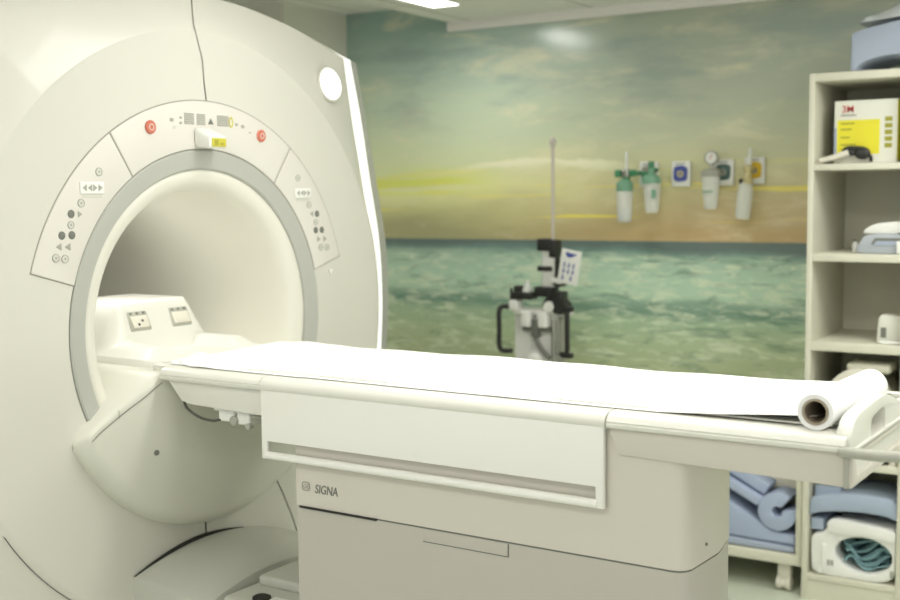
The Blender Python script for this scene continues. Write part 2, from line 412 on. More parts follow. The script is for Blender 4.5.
# flare ring, cream flare, bore
b = bm_new(); lathe(b, (0, 0, CZ), (1, 0, 0), [(.4475, -.03), (.4475, .001), (.444, .004), (.402, -.003), (.398, -.007), (.396, -.03)], 160, close=True)
obj('flare_ring', b, 'ring', mri)['label'] = 'grey ring around the bore'
b = bm_new(); lathe(b, (0, 0, CZ), (1, 0, 0), [(.3975, -.012), (.392, -.009), (.382, -.010), (.368, -.015), (.356, -.024), (.349, -.036), (.345, -.055), (.343, -.08)], 160)
obj('flare', b, 'bore', mri, angle=80)
b = bm_new(); lathe(b, (0, 0, CZ), (1, 0, 0), [(.343, -.08), (.338, -.16), (.325, -.30), (.318, -.42), (.315, -.9), (.33, -1.0), (.36, -1.16)], 128)
obj('bore_liner', b, 'bore', mri)
b = bm_new(); box(b, (-.33, -.15, CZ+.278), (-.27, -.12, CZ+.286), .002, rot=Matrix.Rotation(.42, 3, 'X')); obj('bore_lamp', b, 'white', mri)
l_ = area('bore_lamp_light', (0, 0, 0), .06, .03, BORE_W, rot=(math.radians(32), math.radians(-14), 0)); l_.parent = mri; l_.location = Vector((-.30, -.130, CZ+.270))-mri.location

def arc_band(bm, r0, r1, a0, a1, x0, x1, n=40, r=0):
    """solid band between radii, angles in degrees measured from +y to +z"""
    t = bmesh.new(); rows = []
    for k in range(n+1):
        a = math.radians(a0+(a1-a0)*k/n); c, s = math.cos(a), math.sin(a)
        rows.append([t.verts.new((x, rr*c, CZ+rr*s)) for x, rr in ((x0, r0), (x1, r0), (x1, r1), (x0, r1))])
    for A, B in zip(rows, rows[1:]):
        for i in range(4): t.faces.new((A[i], A[(i+1) % 4], B[(i+1) % 4], B[i]))
    t.faces.new(rows[0]); t.faces.new(rows[-1][::-1])
    bmesh.ops.recalc_face_normals(t, faces=t.faces)
    if r: bevel_new(t, [e for e in t.edges if e.calc_face_angle(0) > .9], r, 2)
    merge(bm, t); return bm
def pol(y, z): return math.hypot(y, z-CZ), math.degrees(math.atan2(z-CZ, y))
def surf_strip(bm, pts, wdt, x=.0006):
    """thin groove line lying on the cover, pts (y,z) or (x,y,z)"""
    P = [Vector((x, p[0], p[1])) if len(p) == 2 else Vector(p) for p in pts]
    t = bmesh.new(); rows = []
    for i, p in enumerate(P):
        d = (P[min(i+1, len(P)-1)] - P[max(i-1, 0)]); n = Vector((0, -d.z, d.y)).normalized()*wdt/2
        rows.append([t.verts.new(p-n), t.verts.new(p+n)])
    for A, B in zip(rows, rows[1:]): t.faces.new((A[0], A[1], B[1], B[0]))
    bmesh.ops.solidify(t, geom=t.faces[:], thickness=.0012)
    merge(bm, t)
# dark gap around the three panels
AL0, AL1, AR1, AR0 = 163.5, 123.2, 53.9, 15.2
b = bm_new(); arc_band(b, .4485, .5735, AR0-.25, AL0+.25, -.001, .0008, 120); obj('panel_gap', b, 'seam', mri)
def panel(name, a0, a1, lab):
    b = bm_new(); arc_band(b, .4505, .5705, a0, a1, -.001, .0028, 60, .0012); o = obj(name, b, 'panel', mri, angle=50); o['label'] = lab; return o
pl = panel('control_panel', AL1+.25, AL0, 'left arc of push buttons')
pt = panel('display_panel', AR1+.25, AL1-.25, 'top arc with displays and red stops')
pr_ = panel('control_panel', AR0, AR1-.25, 'right arc of push buttons')
def disc(par, name, y, z, r, m, x=.0026, h=.0018, seg=28, lab=None, ry=1):
    b = bm_new(); lathe(b, (x, 0, 0), (1, 0, 0), [(0, 0), (r, 0), (r, h*.6), (r*.88, h), (0, h)], seg)
    for v in b.verts: v.co.y = v.co.y*ry + y; v.co.z += z
    o = obj(name, b, m, par)
    if lab: o['label'] = lab
    return o
def tri(par, name, y, z, s, m, d):
    b = bm_new(); prism(b, [(y-d*s, z), (y+d*s*.8, z-s), (y+d*s*.8, z+s)], 'x', .0025, .0040, .0005); return obj(name, b, m, par)
def outl_disc(par, y, z, r):
    o = disc(par, 'button', y, z, r, 'btn')
    b = bm_new(); lathe(b, (.0026, 0, 0), (1, 0, 0), [(r, 0), (r*1.12, 0), (r*1.12, .002), (r, .002)], 24, close=True)
    for v in b.verts: v.co.y += y; v.co.z += z
    obj('button_rim', b, 'icon', par)
    b = bm_new(); box(b, (.004, y-r*.22, z-r*.3), (.0049, y+r*.22, z+r*.3)); obj('button_mark', b, 'icon', par)
def buttons(par, base, mir, dark_cols):
    (c0, pad, c1, rowa, c2, rowb, rowc, rowd) = base
    outl_disc(par, *c0, .0085)
    y, z = pad
    b = bm_new(); box(b, (.0026, y-.035, z-.014), (.0058, y+.035, z+.014), .0035); obj('button_pad', b, 'white', par)
    b = bm_new(); box(b, (.0026, y-.028, z-.022), (.0038, y+.028, z-.016), .0005); obj('button_shadow_mark', b, 'btn', par)
    for k, dd in ((-1.5, 1), (-.5, 1), (.5, -1), (1.5, -1)):
        b = bm_new(); yy = y+k*.0155; prism(b, [(yy-dd*.006, z), (yy+dd*.006, z-.008), (yy+dd*.006, z+.008)], 'x', .0057, .0066); obj('arrow_button', b, 'icon', par)
    outl_disc(par, *c1, .0085)
    disc(par, 'button', *rowa[mir], .0095, 'dark'); tri(par, 'button', *rowa[1-mir], .0075, 'icon', 1 if mir else -1)
    outl_disc(par, *c2, .008)
    for p in rowb: disc(par, 'button', *p, .0095, 'dark')
    for p in rowc: tri(par, 'button', *p, .0085, 'icon', 1 if not mir else -1)
    for p in rowd: outl_disc(par, *p, .0085)
buttons(pl, ((-.350, 1.487), (-.372, 1.450), (-.405, 1.415), [(-.434, 1.391), (-.409, 1.390)], (-.436, 1.366), [(-.462, 1.343), (-.434, 1.343)], [(-.471, 1.318), (-.446, 1.317)], [(-.481, 1.293), (-.456, 1.290)]), 0, None)
buttons(pr_, ((.365, 1.479), (.386, 1.437), (.412, 1.403), [(.424, 1.377), (.448, 1.377)], (.442, 1.353), [(.441, 1.330), (.469, 1.330)], [(.454, 1.304), (.482, 1.304)], [(.463, 1.280), (.491, 1.279)]), 1, None)
for y, z in ((-.187, 1.597), (.213, 1.591)):
    o = disc(pt, 'stop_button', y, z, .0165, 'red', h=.006, lab='round red stop button')
    b = bm_new(); lathe(b, (.0086, 0, 0), (1, 0, 0), [(.006, 0), (.008, 0), (.008, .0008), (.006, .0008)], 20, close=True)
    for v in b.verts: v.co.y += y; v.co.z += z
    obj('stop_mark', b, 'chamf', pt)
def plate(par, name, y0, y1, z0, z1, m, x=.0027, h=.0008, lab=None):
    b = bm_new(); box(b, (x, y0, z0), (x+h, y1, z1)); o = obj(name, b, m, par, smooth=False)
    if lab: o['label'] = lab
    return o
for y0, y1 in ((-.072, -.038), (-.028, .002), (.046, .088)):
    b = bm_new()
    for k in range(6):
        zz = 1.610+k*.0048; box(b, (.0027, y0, zz), (.0036, y1, zz+.0035))
    obj('text_block', b, 'icon', pt, smooth=False)
b = bm_new(); prism(b, [(.012, 1.613), (.032, 1.613), (.022, 1.629)], 'x', .0027, .0036); obj('warning_icon', b, 'dark', pt)
b = bm_new(); o_ = [(.097+.008*math.cos(a), 1.622+.014*math.sin(a)) for a in [2*PI*k/20 for k in range(20)]]; i_ = [(.097+.005*math.cos(a), 1.622+.010*math.sin(a)) for a in [2*PI*k/20 for k in range(20)]]
ringprism(b, o_, i_, 'x', .0027, .0042); obj('indicator_ring', b, 'yellow', pt)
for y, z, s in ((-.115, 1.618, .006), (-.084, 1.625, .004), (-.084, 1.612, .004), (.118, 1.617, .005), (.142, 1.613, .006), (-.105, 1.600, .005), (.170, 1.598, .003)):
    plate(pt, 'small_icon', y-s, y+s, z-s*.7, z+s*.7, 'btn' if s == .005 and y < 0 else 'icon')
# hood of the positioning light
b = bm_new(); t = bmesh.new()
sec = [[(-.040, 1.555), (.022, 1.555), (.022, 1.606), (-.040, 1.604)], [(-.036, 1.549), (.027, 1.549), (.027, 1.580), (-.036, 1.582)]]
rows = [[t.verts.new((x, y, z)) for y, z in s] for x, s in ((.002, sec[0]), (.055, sec[1]))]
for i in range(4): t.faces.new((rows[0][i], rows[0][(i+1) % 4], rows[1][(i+1) % 4], rows[1][i]))
t.faces.new(rows[0]); t.faces.new(rows[1][::-1]); bmesh.ops.recalc_face_normals(t, faces=t.faces); bevel_new(t, t.edges, .008, 3); merge(b, t)
hood = obj('positioning_light', b, 'white', mri)
b = bm_new(); box(b, (.053, -.030, 1.5535), (.0565, .021, 1.5755), .001); obj('lens_label', b, 'yellow', hood)['label'] = 'yellow lens label'
b = bm_new(); box(b, (.056, -.022, 1.557), (.0572, -.008, 1.571)); box(b, (.056, -.002, 1.558), (.0572, .012, 1.564)); obj('label_print', b, 'olive', hood)
# seams in the shell
b = bm_new()
surf_strip(b, smooth_path([(.0002, -.025, 1.857), (.0008, -.014, 1.82), (.0012, .0, 1.775), (.0012, .004, 1.72), (.0012, .010, 1.674)], 5), .003)
obj('shell_seam', b, 'seam', mri)
b = bm_new(); surf_strip(b, [(-.0580, .028, 1.9525), (-.0440, .0145, 1.9285), (-.0300, .001, 1.9045), (-.0150, -.012, 1.880), (-.0005, -.0245, 1.8568)], .003); obj('shell_seam', b, 'seam', mri)
b = bm_new(); surf_strip(b, [(.44*1.02*math.cos(math.radians(a)), CZ+.44*1.02*math.sin(math.radians(a))) for a in ()] or [(.438, 1.219), (.556, 1.254)], .0035); obj('shell_seam', b, 'seam', mri)
b = bm_new(); surf_strip(b, [(.76*math.cos(math.radians(a)), CZ+.76*math.sin(math.radians(a))) for a in range(212, 239, 2)], .002, x=.0012); obj('shell_seam', b, 'seam', mri)
b = bm_new(); surf_strip(b, smooth_path([(0, .243, .648), (0, .283, .575), (0, .329, .478), (0, .36, .37)], 5), .0025, x=.001)
for v in b.verts: v.co.x += .001
obj('shell_seam', b, 'seam', mri)
b = bm_new(); surf_strip(b, [(-.033, .60), (-.033, .55)], .004); obj('shell_seam', b, 'seam', mri)
b = bm_new(); prism(b, [(.498, 1.213), (.518, 1.213), (.508, 1.196)], 'x', 0, .004, .001); obj('latch', b, 'white', mri)
# round white disc on the sloping part, its brightness set by emission
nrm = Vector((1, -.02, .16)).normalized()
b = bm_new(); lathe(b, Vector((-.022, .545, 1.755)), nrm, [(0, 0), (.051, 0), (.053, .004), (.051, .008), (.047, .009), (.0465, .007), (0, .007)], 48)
lp = obj('round_disc', b, 'shell', mri); b = bm_new(); lathe(b, Vector((-.022, .545, 1.755)), nrm, [(0, .0072), (.0462, .0072), (.045, .010), (0, .011)], 48)
obj('disc_face', b, 'disc_emit', lp)['label'] = 'round white emissive disc face'

# ---- dock cover (bib below the bore)
def ledge(y):
    a = abs(y); return 1.0 if a < .25 else 1.0-(a-.25)*.13/.205-8*max(0, a-.41)**2
def bulge(y, z):
    r = math.hypot(y, z-CZ); d = max(0, .516-r); u = min(1, d/.040)
    e = .040*math.sqrt(max(0, 1-(1-u)**2))
    f = min(1, max(0, (.462-abs(y))/.24)); 
    ue = min(1, max(0, .4525-abs(y))/.025); return (e + .050*f*min(1, d/.18))*math.sqrt(max(0, 1-(1-ue)**2))
rows = []
NB = 90
for i in range(NB+1):
    y = -.452*math.cos(PI*i/NB)
    zb = CZ-math.sqrt(.516**2-y*y); zt = ledge(y); row = []
    for j in range(41):
        u = 1-(1-j/40)**1.6 if False else (j/40)**1.5
        z = zb+(zt-zb)*u; row.append((bulge(y, z)-(.002 if j == 0 else 0), y, z))
    h = bulge(y, zt); back = -.5 if abs(y) < .31 else (-.09 if abs(y) < .35 else (-.035 if abs(y) < .375 else -.003))
    row += [(h-.003, y, zt+.006), (h-.010, y, zt+.009), (h-.03 if h > .04 else h*.4, y, zt+.0095), (back*.5+h*.2 if abs(y) < .36 else 0, y, zt+.0095), (back, y, zt+.0095)]
    rows.append(row)
b = bm_new(); grid(b, rows); dock = obj('dock_cover', b, 'chamf', mri, angle=40)
b = bm_new(); surf = []
for y in [-.43+k*.01 for k in range(19)]:
    z = ledge(y)-.012; surf.append((bulge(y, z)+.0012, y, z))
surf_strip(b, surf, .0022); obj('ledge_seam', b, 'seam', dock)
b = bm_new(); surf_strip(b, [(bulge(-.36, ledge(-.36)-q)+.0012+(0 if q > -.004 else -.001), -.36, ledge(-.36)-q) for q in (.016, .008, 0, -.004)], .002); obj('ledge_seam', b, 'seam', dock)
b = bm_new(); lathe(b, (bulge(-.262, .818)-.001, -.262, .818), (1, -.3, 0), [(0, 0), (.007, 0), (.007, .002), (.004, .003), (0, .002)], 16); obj('bolt', b, 'dgrey', dock)
# ---- floor cover in front of the scanner base, with dark rubber gap
def foot_top(y): return .548-.55*max(0, abs(y+.03)-.0)**1.9
rows = []
for i in range(41):
    y = -.285+.59*i/40; zt = foot_top(y)+.0; rows.append([(0.0, y, zt), (.06, y, zt-.002), (.17, y, zt-.012), (.205, y, zt-.022), (.228, y, zt-.04), (.236, y, zt-.07), (.24, y, .25), (.24, y, .005)])
b = bm_new(); grid(b, rows)
for yy, sgn in ((-.285, 0), (.305, 40)):
    t = bmesh.new(); vs = [t.verts.new(p) for p in rows[sgn]] + [t.verts.new((0, yy, .005))]; t.faces.new(vs); merge(b, t)
obj('floor_cover', b, 'foot', mri, angle=30)
b = bm_new(); P = []
for i in range(36):
    y = -.285+.39*i/35; P.append((.004, y, foot_top(y)+.004*(1-abs(i-18)/18)))
tube(b, P, [0.001+.0045*math.sin(PI*min(1, (i+2)/37)) for i in range(36)], 8); obj('rubber_gap', b, 'black', mri)['label'] = 'dark rubber gap'

# ------------------------------------------------------------------ patient table
TR = -.0156
tb = thing('patient_table', 'long white wheeled patient table docked to the scanner bore', 'patient table', (.95, 0, 0), None, TR)
XA, XB, XC, XD = .093, .409, 1.258, 1.688
for s in (-1, 1):
    for i, (x0, x1) in enumerate(((XA, XB-.0015), (XB+.0015, XC-.0015), (XC+.0015, XD))):
        prof = [(s*.236, .996), (s*.252, .994), (s*.262, .998), (s*.2635, 1.004), (s*.2605, 1.0065), (s*.262, 1.0085), (s*.259, 1.016), (s*.249, 1.0235), (s*.236, 1.0255), (s*.205, 1.0255), (s*.205, .996)]
        if i == 1: prof = [(s*.236, .996), (s*.256, .993), (s*.264, .998), (s*.265, 1.005), (s*.262, 1.014), (s*.252, 1.0225), (s*.236, 1.0255), (s*.205, 1.0255), (s*.205, .996)]
        b = bm_new(); prism(b, prof, 'x', x0, x1, 0); obj('side_rail', b, 'table', tb, angle=50)
    b = bm_new(); prism(b, [(.105, .997), (.15, .948), (.18, .942), (XB-.006, .936), (XB-.006, .997)], 'y', s*.215, s*.249, .003); obj('side_tray', b, 'table', tb)
    b = bm_new(); prism(b, [(XC+.004, .997), (XC+.004, .985), (XC+.022, .947), (XD-.004, .938), (XD-.004, .997)], 'y', s*.215, s*.252, .002); obj('side_tray', b, 'ped', tb)
    b = bm_new(); prism(b, [(XC-.016, .996), (XC+.004, .996), (XC+.004, .985), (XC+.018, .95), (XC, .95)], 'y', s*.20, s*.246, .001); obj('bracket', b, 'dgrey', tb)
b = bm_new(); box(b, (.03, -.225, .985), (XA+.01, .225, 1.0235), .003); box(b, (XA, -.215, .97), (1.655, .215, 1.021), .004); obj('table_deck', b, 'table', tb)
b = bm_new(); box(b, (XA+.07, -.22, .940), (XB-.004, .22, .975), .01); obj('tray_bottom', b, 'ped', tb)
b = bm_new(); box(b, (XC, -.22, .944), (XD-.008, .22, .975), .004); obj('tray_bottom', b, 'ped', tb)
# end of the table
b = bm_new()
ringprism(b, [(-.255, .9375), (.255, .9375), (.255, .998), (-.255, .998)], [(-.215, .952), (.19, .952), (.215, .985), (-.235, .985)], 'x', XD-.004, XD+.010, .0015); obj('end_frame', b, 'ped', tb)
b = bm_new(); box(b, (XD-.006, -.24, .945), (XD+.001, .23, .99)); obj('end_recess', b, 'table', tb)
b = bm_new(); box(b, (XD-.003, -.258, .937), (XD+.006, -.249, .996), .002); obj('end_cap', b, 'grey', tb)
b = bm_new(); prism(b, [(-.26, .990), (.26, .990), (.26, .996), (.25, 1.001), (-.25, 1.001), (-.26, .996)], 'x', XD-.008, XD+.010, .002, 3); obj('end_rail', b, 'table', tb)
# flat grey push bar
b = bm_new(); P = smooth_path([(XD-.01, -.258, 1.0), (XD+.02, -.258, .999), (XD+.062, -.252, .998), (XD+.092, -.225, .998), (XD+.10, -.18, .998), (XD+.10, 0, .998), (XD+.10, .18, .998), (XD+.092, .225, .998), (XD+.062, .252, .998), (XD+.02, .258, .999), (XD-.01, .258, 1.0)], 6)
tube(b, P, .0095, 14)
for v in b.verts: v.co.z = .997+(v.co.z-.998)*.95
obj('push_bar', b, 'grey', tb)['label'] = 'grey push bar'
# D shaped loop handle
def resample(poly, n):
    P = [Vector((p[0], p[1], 0)) for p in poly]; P.append(P[0]); Ls = [(P[i+1]-P[i]).length for i in range(len(P)-1)]; T = sum(Ls); out = []
    for k in range(n):
        d = T*k/n; i = 0
        while d > Ls[i]: d -= Ls[i]; i += 1
        q = P[i].lerp(P[i+1], d/Ls[i]); out.append((q.x, q.y))
    return out
def rounded(poly, n=5): 
    P = [Vector((p[0], p[1], 0)) for p in poly]; out = []; m = len(P)
    for i in range(m):
        a, q, c = P[i-1], P[i], P[(i+1) % m]; s = q.lerp(a, .3); e = q.lerp(c, .3)
        for k in range(n+1):
            u = k/n; r = (1-u)**2*s+2*u*(1-u)*q+u*u*e; out.append((r.x, r.y))
    return out
ho = resample(rounded([(-.252, .990), (-.254, 1.022), (-.222, 1.049), (-.159, 1.056), (-.02, 1.061), (.034, 1.049), (.115, 1.024), (.252, 1.016), (.252, .990), (.1, .984), (-.112, .984)]), 96)
hi = resample(rounded([(-.118, 1.000), (-.116, 1.033), (-.018, 1.042), (-.012, 1.001), (-.06, .996)]), 96)
def ang(p): return math.atan2(p[1]-1.018, (p[0]+.065))
k0 = min(range(96), key=lambda k: abs(ang(hi[k])-ang(ho[0]))); hi = hi[k0:]+hi[:k0]
def ray_hole(p):
    a = ang(p); return min(hi, key=lambda q: abs(math.atan2(math.sin(ang(q)-a), math.cos(ang(q)-a))))
b = bm_new(); ringprism(b, ho, hi, 'x', 1.670, 1.694, .003); obj('loop_handle', b, 'table', tb)
# cradle surface + head end with coil sockets
b = bm_new()
rows = []
for i in range(21):
    x = .09+(XD-.10)*0+ (1.652-.09)*i/20
    rows.append([(x, y, 1.0235+.004*(abs(y)/.2)**2) for y in [-.205+.41*j/12 for j in range(13)]])
grid(b, rows, -.003); obj('cradle', b, 'table', tb)
b = bm_new()
# raised block with a slanted socket face and two low flanks running forward
def S_(u): u = min(1, max(0, u)); return .45*u+.55*u*u*(3-2*u)
def head_z(x, y):
    a = abs(y)
    hump = .130*S_((-.152-x)/.062)*S_((.200-a)/.085)
    flank = .029*S_((.018-x)/.060)*S_((.203-a)/.055)*S_((a-.080)/.04)
    return 1.0245+max(hump, flank)
xs = [-.42, -.36, -.30, -.26]+[-.24+.0065*k for k in range(44)]
ys = [-.205+.41*j/82 for j in range(83)]
rows = [[(xs[0], y, 1.0) for y in ys]]+[[(x, ys[0], 1.0)]+[(x, y, head_z(x, y)) for y in ys[1:-1]]+[(x, ys[-1], 1.0)] for x in xs]
grid(b, rows)
head = obj('head_end', b, 'table', tb, angle=80)
sl = Vector((.062, 0, -.130)).normalized(); yv = Vector((0, 1, 0)); nr = yv.cross(sl); nr = -nr if nr.x < 0 else nr
for yc in (-.068, .078):
    cpt = Vector((-.1905, yc, 1.104))+nr*.001
    R = Matrix((yv, -sl, nr)).transposed()
    def sbox(a, c, r=0):
        bb = bm_new(); box(bb, a, c, r, 3)
        for v in bb.verts: v.co = cpt + R @ v.co
        return bb
    sk = obj('coil_socket', sbox((-.036, -.028, -.008), (.036, .028, .003), .005), 'grey', head); sk['label'] = 'grey coil socket'
    obj('socket_plug', sbox((-.028, -.021, .002), (.028, .012, .008), .004), 'cream', sk)
    obj('socket_mark', sbox((-.026, .017, .0025), (-.018, .023, .0042)), 'dgrey', sk); obj('socket_mark', sbox((-.004, .017, .0025), (.004, .023, .0042)), 'dgrey', sk); obj('socket_mark', sbox((.018, .017, .0025), (.026, .023, .0042)), 'dgrey', sk)
    if yc < 0:
        obj('socket_pin', sbox((-.012, -.016, .0075), (-.006, -.010, .0095)), 'blackp', sk); obj('socket_pin', sbox((.003, -.006, .0075), (.009, .0, .0095)), 'blackp', sk)
# white side panel with slot (near and far side)
for s in (-1, 1):
    b = bm_new(); y0, y1 = sorted((s*.252, s*.263)); x0, x1 = .414, 1.254; zb = .8435
    ringprism(b, [(x0, zb), (x1, zb), (x1, .998), (x0, .998)], [(x0+.016, .860), (x1-.016, .860), (x1-.016, .884), (x0+.016, .884)], 'y', y0, y1, .0015)
    obj('side_panel', b, 'frame', tb, smooth=True)
    b = bm_new(); yy = s*.260; tube(b, [(x0+.012, yy, .8515), (x1-.012, yy, .8515)], .0085, 12); obj('grab_bar', b, 'frame', tb)
# pedestal
plan = rounded([(.499, -.247), (1.385, -.247), (1.418, -.225), (1.425, -.10), (1.37, .08), (1.31, .235), (.499, .235)], 4)
def plan_r(s_):
    return [(.96+(x-.96)*s_, y*s_) for x, y in pl2]
pl2 = [(.499, -.247), (.72, -.247), (.95, -.247), (1.2, -.247), (1.383, -.247), (1.396, -.244), (1.405, -.236), (1.411, -.222), (1.416, -.10), (1.40, .0), (1.36, .10), (1.31, .225), (1.28, .235), (.499, .235)]
b = bm_new(); prism(b, pl2, 'z', .746, .995); obj('pedestal_upper', b, 'ped', tb, angle=30)
b = bm_new(); prism(b, plan_r(.992), 'z', .741, .747); obj('pedestal_gap', b, 'dgrey', tb, smooth=False)
b = bm_new(); prism(b, plan_r(.997), 'z', .03, .742); obj('pedestal_lower', b, 'ped2', tb, angle=30)
b = bm_new(); box(b, (.84, -.2483, .7165), (1.04, -.245, .741), .0008); obj('access_hatch', b, 'ped2', tb, angle=60)
b = bm_new(); box(b, (.838, -.2475, .7145), (1.0425, -.2462, .7165)); box(b, (1.0405, -.2475, .7145), (1.0425, -.2462, .741)); obj('hatch_gap', b, 'dgrey', tb, smooth=False)
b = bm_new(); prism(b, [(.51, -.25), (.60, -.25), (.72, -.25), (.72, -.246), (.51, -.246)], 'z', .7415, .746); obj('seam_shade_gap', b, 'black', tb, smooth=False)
b = bm_new(); lathe(b, (1.4135, -.16, .777), (1, 0, 0), [(0, 0), (.003, 0), (.003, .003), (0, .003)], 12); obj('screw', b, 'dgrey', tb)
# maker's mark
b = bm_new(); o_ = resample(rounded([(.516, .781), (.538, .781), (.538, .801), (.516, .801)]), 32); i_ = [((x-.527)*.82+.527, (z-.791)*.80+.791) for x, z in o_]
ringprism(b, o_, i_, 'y', -.2485, -.2468); lg = obj('emblem', b, 'icon', tb, smooth=False)
text('emblem_letters', 'GE', (.5185, -.2472, .7862), .0125, 'icon', tb, (1, 0, 0), (0, 0, 1), .0006, True, .2)
text('name_lettering', 'SIGNA', (.552, -.2472, .7795), .0275, 'dgrey', tb, (1, 0, 0), (0, 0, 1), .0008, True, .15, 'grey SIGNA lettering', .80)
# connector and cable below the head tray
b = bm_new(); box(b, (.255, -.235, .908), (.305, -.19, .94), .005); box(b, (.312, -.235, .905), (.352, -.19, .938), .005); box(b, (.235, -.23, .930), (.375, -.17, .943), .003); cn = obj('connector', b, 'white', tb)
b = bm_new(); lathe(b, (.308, -.238, .914), (0, -1, 0), [(0, -.01), (.011, -.01), (.011, .004), (.006, .006), (0, .006)], 20); obj('connector_plug', b, 'grey', cn)
b = bm_new(); lathe(b, (.352, -.238, .905), (0, -1, 0), [(0, -.01), (.007, -.01), (.007, .003), (0, .003)], 16); obj('connector_plug', b, 'grey', cn)
b = bm_new(); box(b, (.36, -.235, .925), (.395, -.20, .931), .002); obj('cable_clip', b, 'grey', tb)
b = bm_new(); tube(b, smooth_path([(.145, -.235, .944), (.16, -.238, .928), (.20, -.24, .912), (.24, -.238, .908), (.262, -.232, .912)], 6), .0032, 10); obj('cable', b, 'cable', tb)
# docking foot with pedal
b = bm_new()
prism(b, [(.25, -.235), (.34, -.245), (.46, -.235), (.50, -.20), (.50, .10), (.25, .10)], 'z', .02, .490, .012, 3); df = obj('docking_foot', b, 'foot', tb)
b = bm_new(); box(b, (.27, -.13, .488), (.44, .06, .515), .008); obj('docking_cover', b, 'foot', df)
b = bm_new(); box(b, (.458, -.13, .488), (.498, -.08, .53), .004); obj('docking_bracket', b, 'dgrey', df)
b = bm_new(); lathe(b, (.345, -.20, .489), (0, 0, 1), [(0, 0), (.022, 0), (.022, .006), (.014, .010), (0, .011)], 24); obj('pedal_knob', b, 'black', df)
b = bm_new(); box(b, (.37, -.205, .488), (.42, -.18, .494), .002); obj('pedal_plate', b, 'white', df)

# ------------------------------------------------------------------ paper
pp = thing('paper_roll', 'white roll of exam paper unrolled along the scanner table', 'paper roll', (1.63, 0, 1.022), None, TR)
RC = Vector((1.632, 0, 1.0565)); RR = .0312
b = bm_new(); lathe(b, (1.632, -.238, RC.z), (.03, 1, 0), [(.0215, .001), (RR*.97, 0), (RR, .002), (RR, .33), (RR*.97, .332), (.0215, .331)], 56, close=True); obj('rolled_paper', b, 'paper', pp)
b = bm_new(); lathe(b, (1.632, -.238, RC.z), (.03, 1, 0), [(.0185, -.001), (.0225, -.001), (.0225, .333), (.0185, .333)], 40, close=True); obj('cardboard_core', b, 'card', pp)['label'] = 'brown cardboard core'
rows = []
random.seed(3)
def sheet_z(x, y):
    z = 1.0325+.0015*math.sin(9*x+3*y)+.0012*math.sin(23*x-14*y)
    nl = max(0, (x-1.30)/.30); z += .004*nl*nl
    if y < -.15: z += .001*math.sin(7*x+1)*max(0, (-.15-y)/.06) + .006*nl*max(0, (-.15-y)/.06)
    if y > .15: z += .004*(y-.15)/.07
    h = max(0, (.34-x)/.27); z += .004*h*h + .001*max(0, (.18-x)/.1)*max(0, (y+.02)/.2)
    z += .0016*math.sin(60*x+20*y)*h
    if x < 1.42: z -= .0075*max(0, (-.185-y)/.04)**1.0 * min(1, (1.42-x)/.15)
    return max(z, 1.0282)
NX = 150
for i in range(NX+1):
    x = .085+(1.628-.085)*i/NX; row = []
    for j in range(29):
        v = j/28; n_e = -.222 + .002*math.sin(5*x) - (.006 if .15 < x < .5 else 0)
        f_e = .205+.008*math.sin(2*x)
        if x < .14: n_e += (.14-x)*.5; f_e -= (.14-x)*.5
        y = n_e+(f_e-n_e)*v
        row.append((x, y, sheet_z(x, y)))
    rows.append(row)
b = bm_new(); grid(b, rows, .0008); obj('paper_sheet', b, 'paper', pp, angle=60)
rows = []
for i in range(17):   # crumpled fold at the head end
    u = i/16; rows.append([(.075+.13*u+.012*math.sin(9*v+2), -.215+.085*v+.02*u*v, 1.0285+.005*v+.012*math.sin(PI*min(1, .15+u))*v+.0025*v*math.sin(11*u+6*v)) for v in [j/10 for j in range(11)]])
b = bm_new(); grid(b, rows, .0015); obj('paper_fold', b, 'paper', pp, angle=70)

# ------------------------------------------------------------------ stand in front of the mural
YC = 1.95
st = thing('injector_stand', 'white column stand with black handles and tall pole before the mural', 'medical stand', (-.09, YC, 0))
b = bm_new(); prism(b, [(-.186, YC), (.006, YC), (.006, YC+.07), (-.186, YC+.07)], 'z', .08, .945, .006); body = obj('column', b, 'white', st)
b = bm_new(); box(b, (.005, YC+.015, .10), (.022, YC+.06, .95), .004); obj('side_rail_panel', b, 'grey', st)
b = bm_new(); box(b, (-.24, YC-.16, .045), (.06, YC+.24, .085), .012); bs = obj('base', b, 'grey', st)
for dx in (-.21, .03):
    for dy in (-.13, .21):
        b = bm_new(); lathe(b, (dx-.012, YC+dy, .025), (1, 0, 0), [(0, 0), (.022, 0), (.025, .004), (.025, .02), (.022, .024), (0, .024)], 20); box(b, (dx-.008, YC+dy-.008, .03), (dx+.008, YC+dy+.008, .05)); obj('caster', b, 'rubber', st)
for x0, x1 in ((-.190, -.241), (.020, .068)):
    b = bm_new(); zt, zb = (.975, .795); yq = YC-.01
    tube(b, smooth_path([(x0, yq, zt), (x1+(.012 if x1 < 0 else -.012), yq-.01, zt), (x1, yq-.02, zt-.02), (x1, yq-.02, (zt+zb)/2), (x1, yq-.02, zb+.02), (x1+(.012 if x1 < 0 else -.012), yq-.01, zb), (x0, yq, zb)], 5), .0105, 10)
    if x1 > 0: box(b, (x1-.03, yq-.03, zt-.008), (x1+.022, yq, zt+.012), .003); box(b, (x1-.02, yq-.03, zb-.012), (x1+.02, yq, zb+.008), .003)
    obj('handle', b, 'blackp', st)['label'] = 'black grab handle'
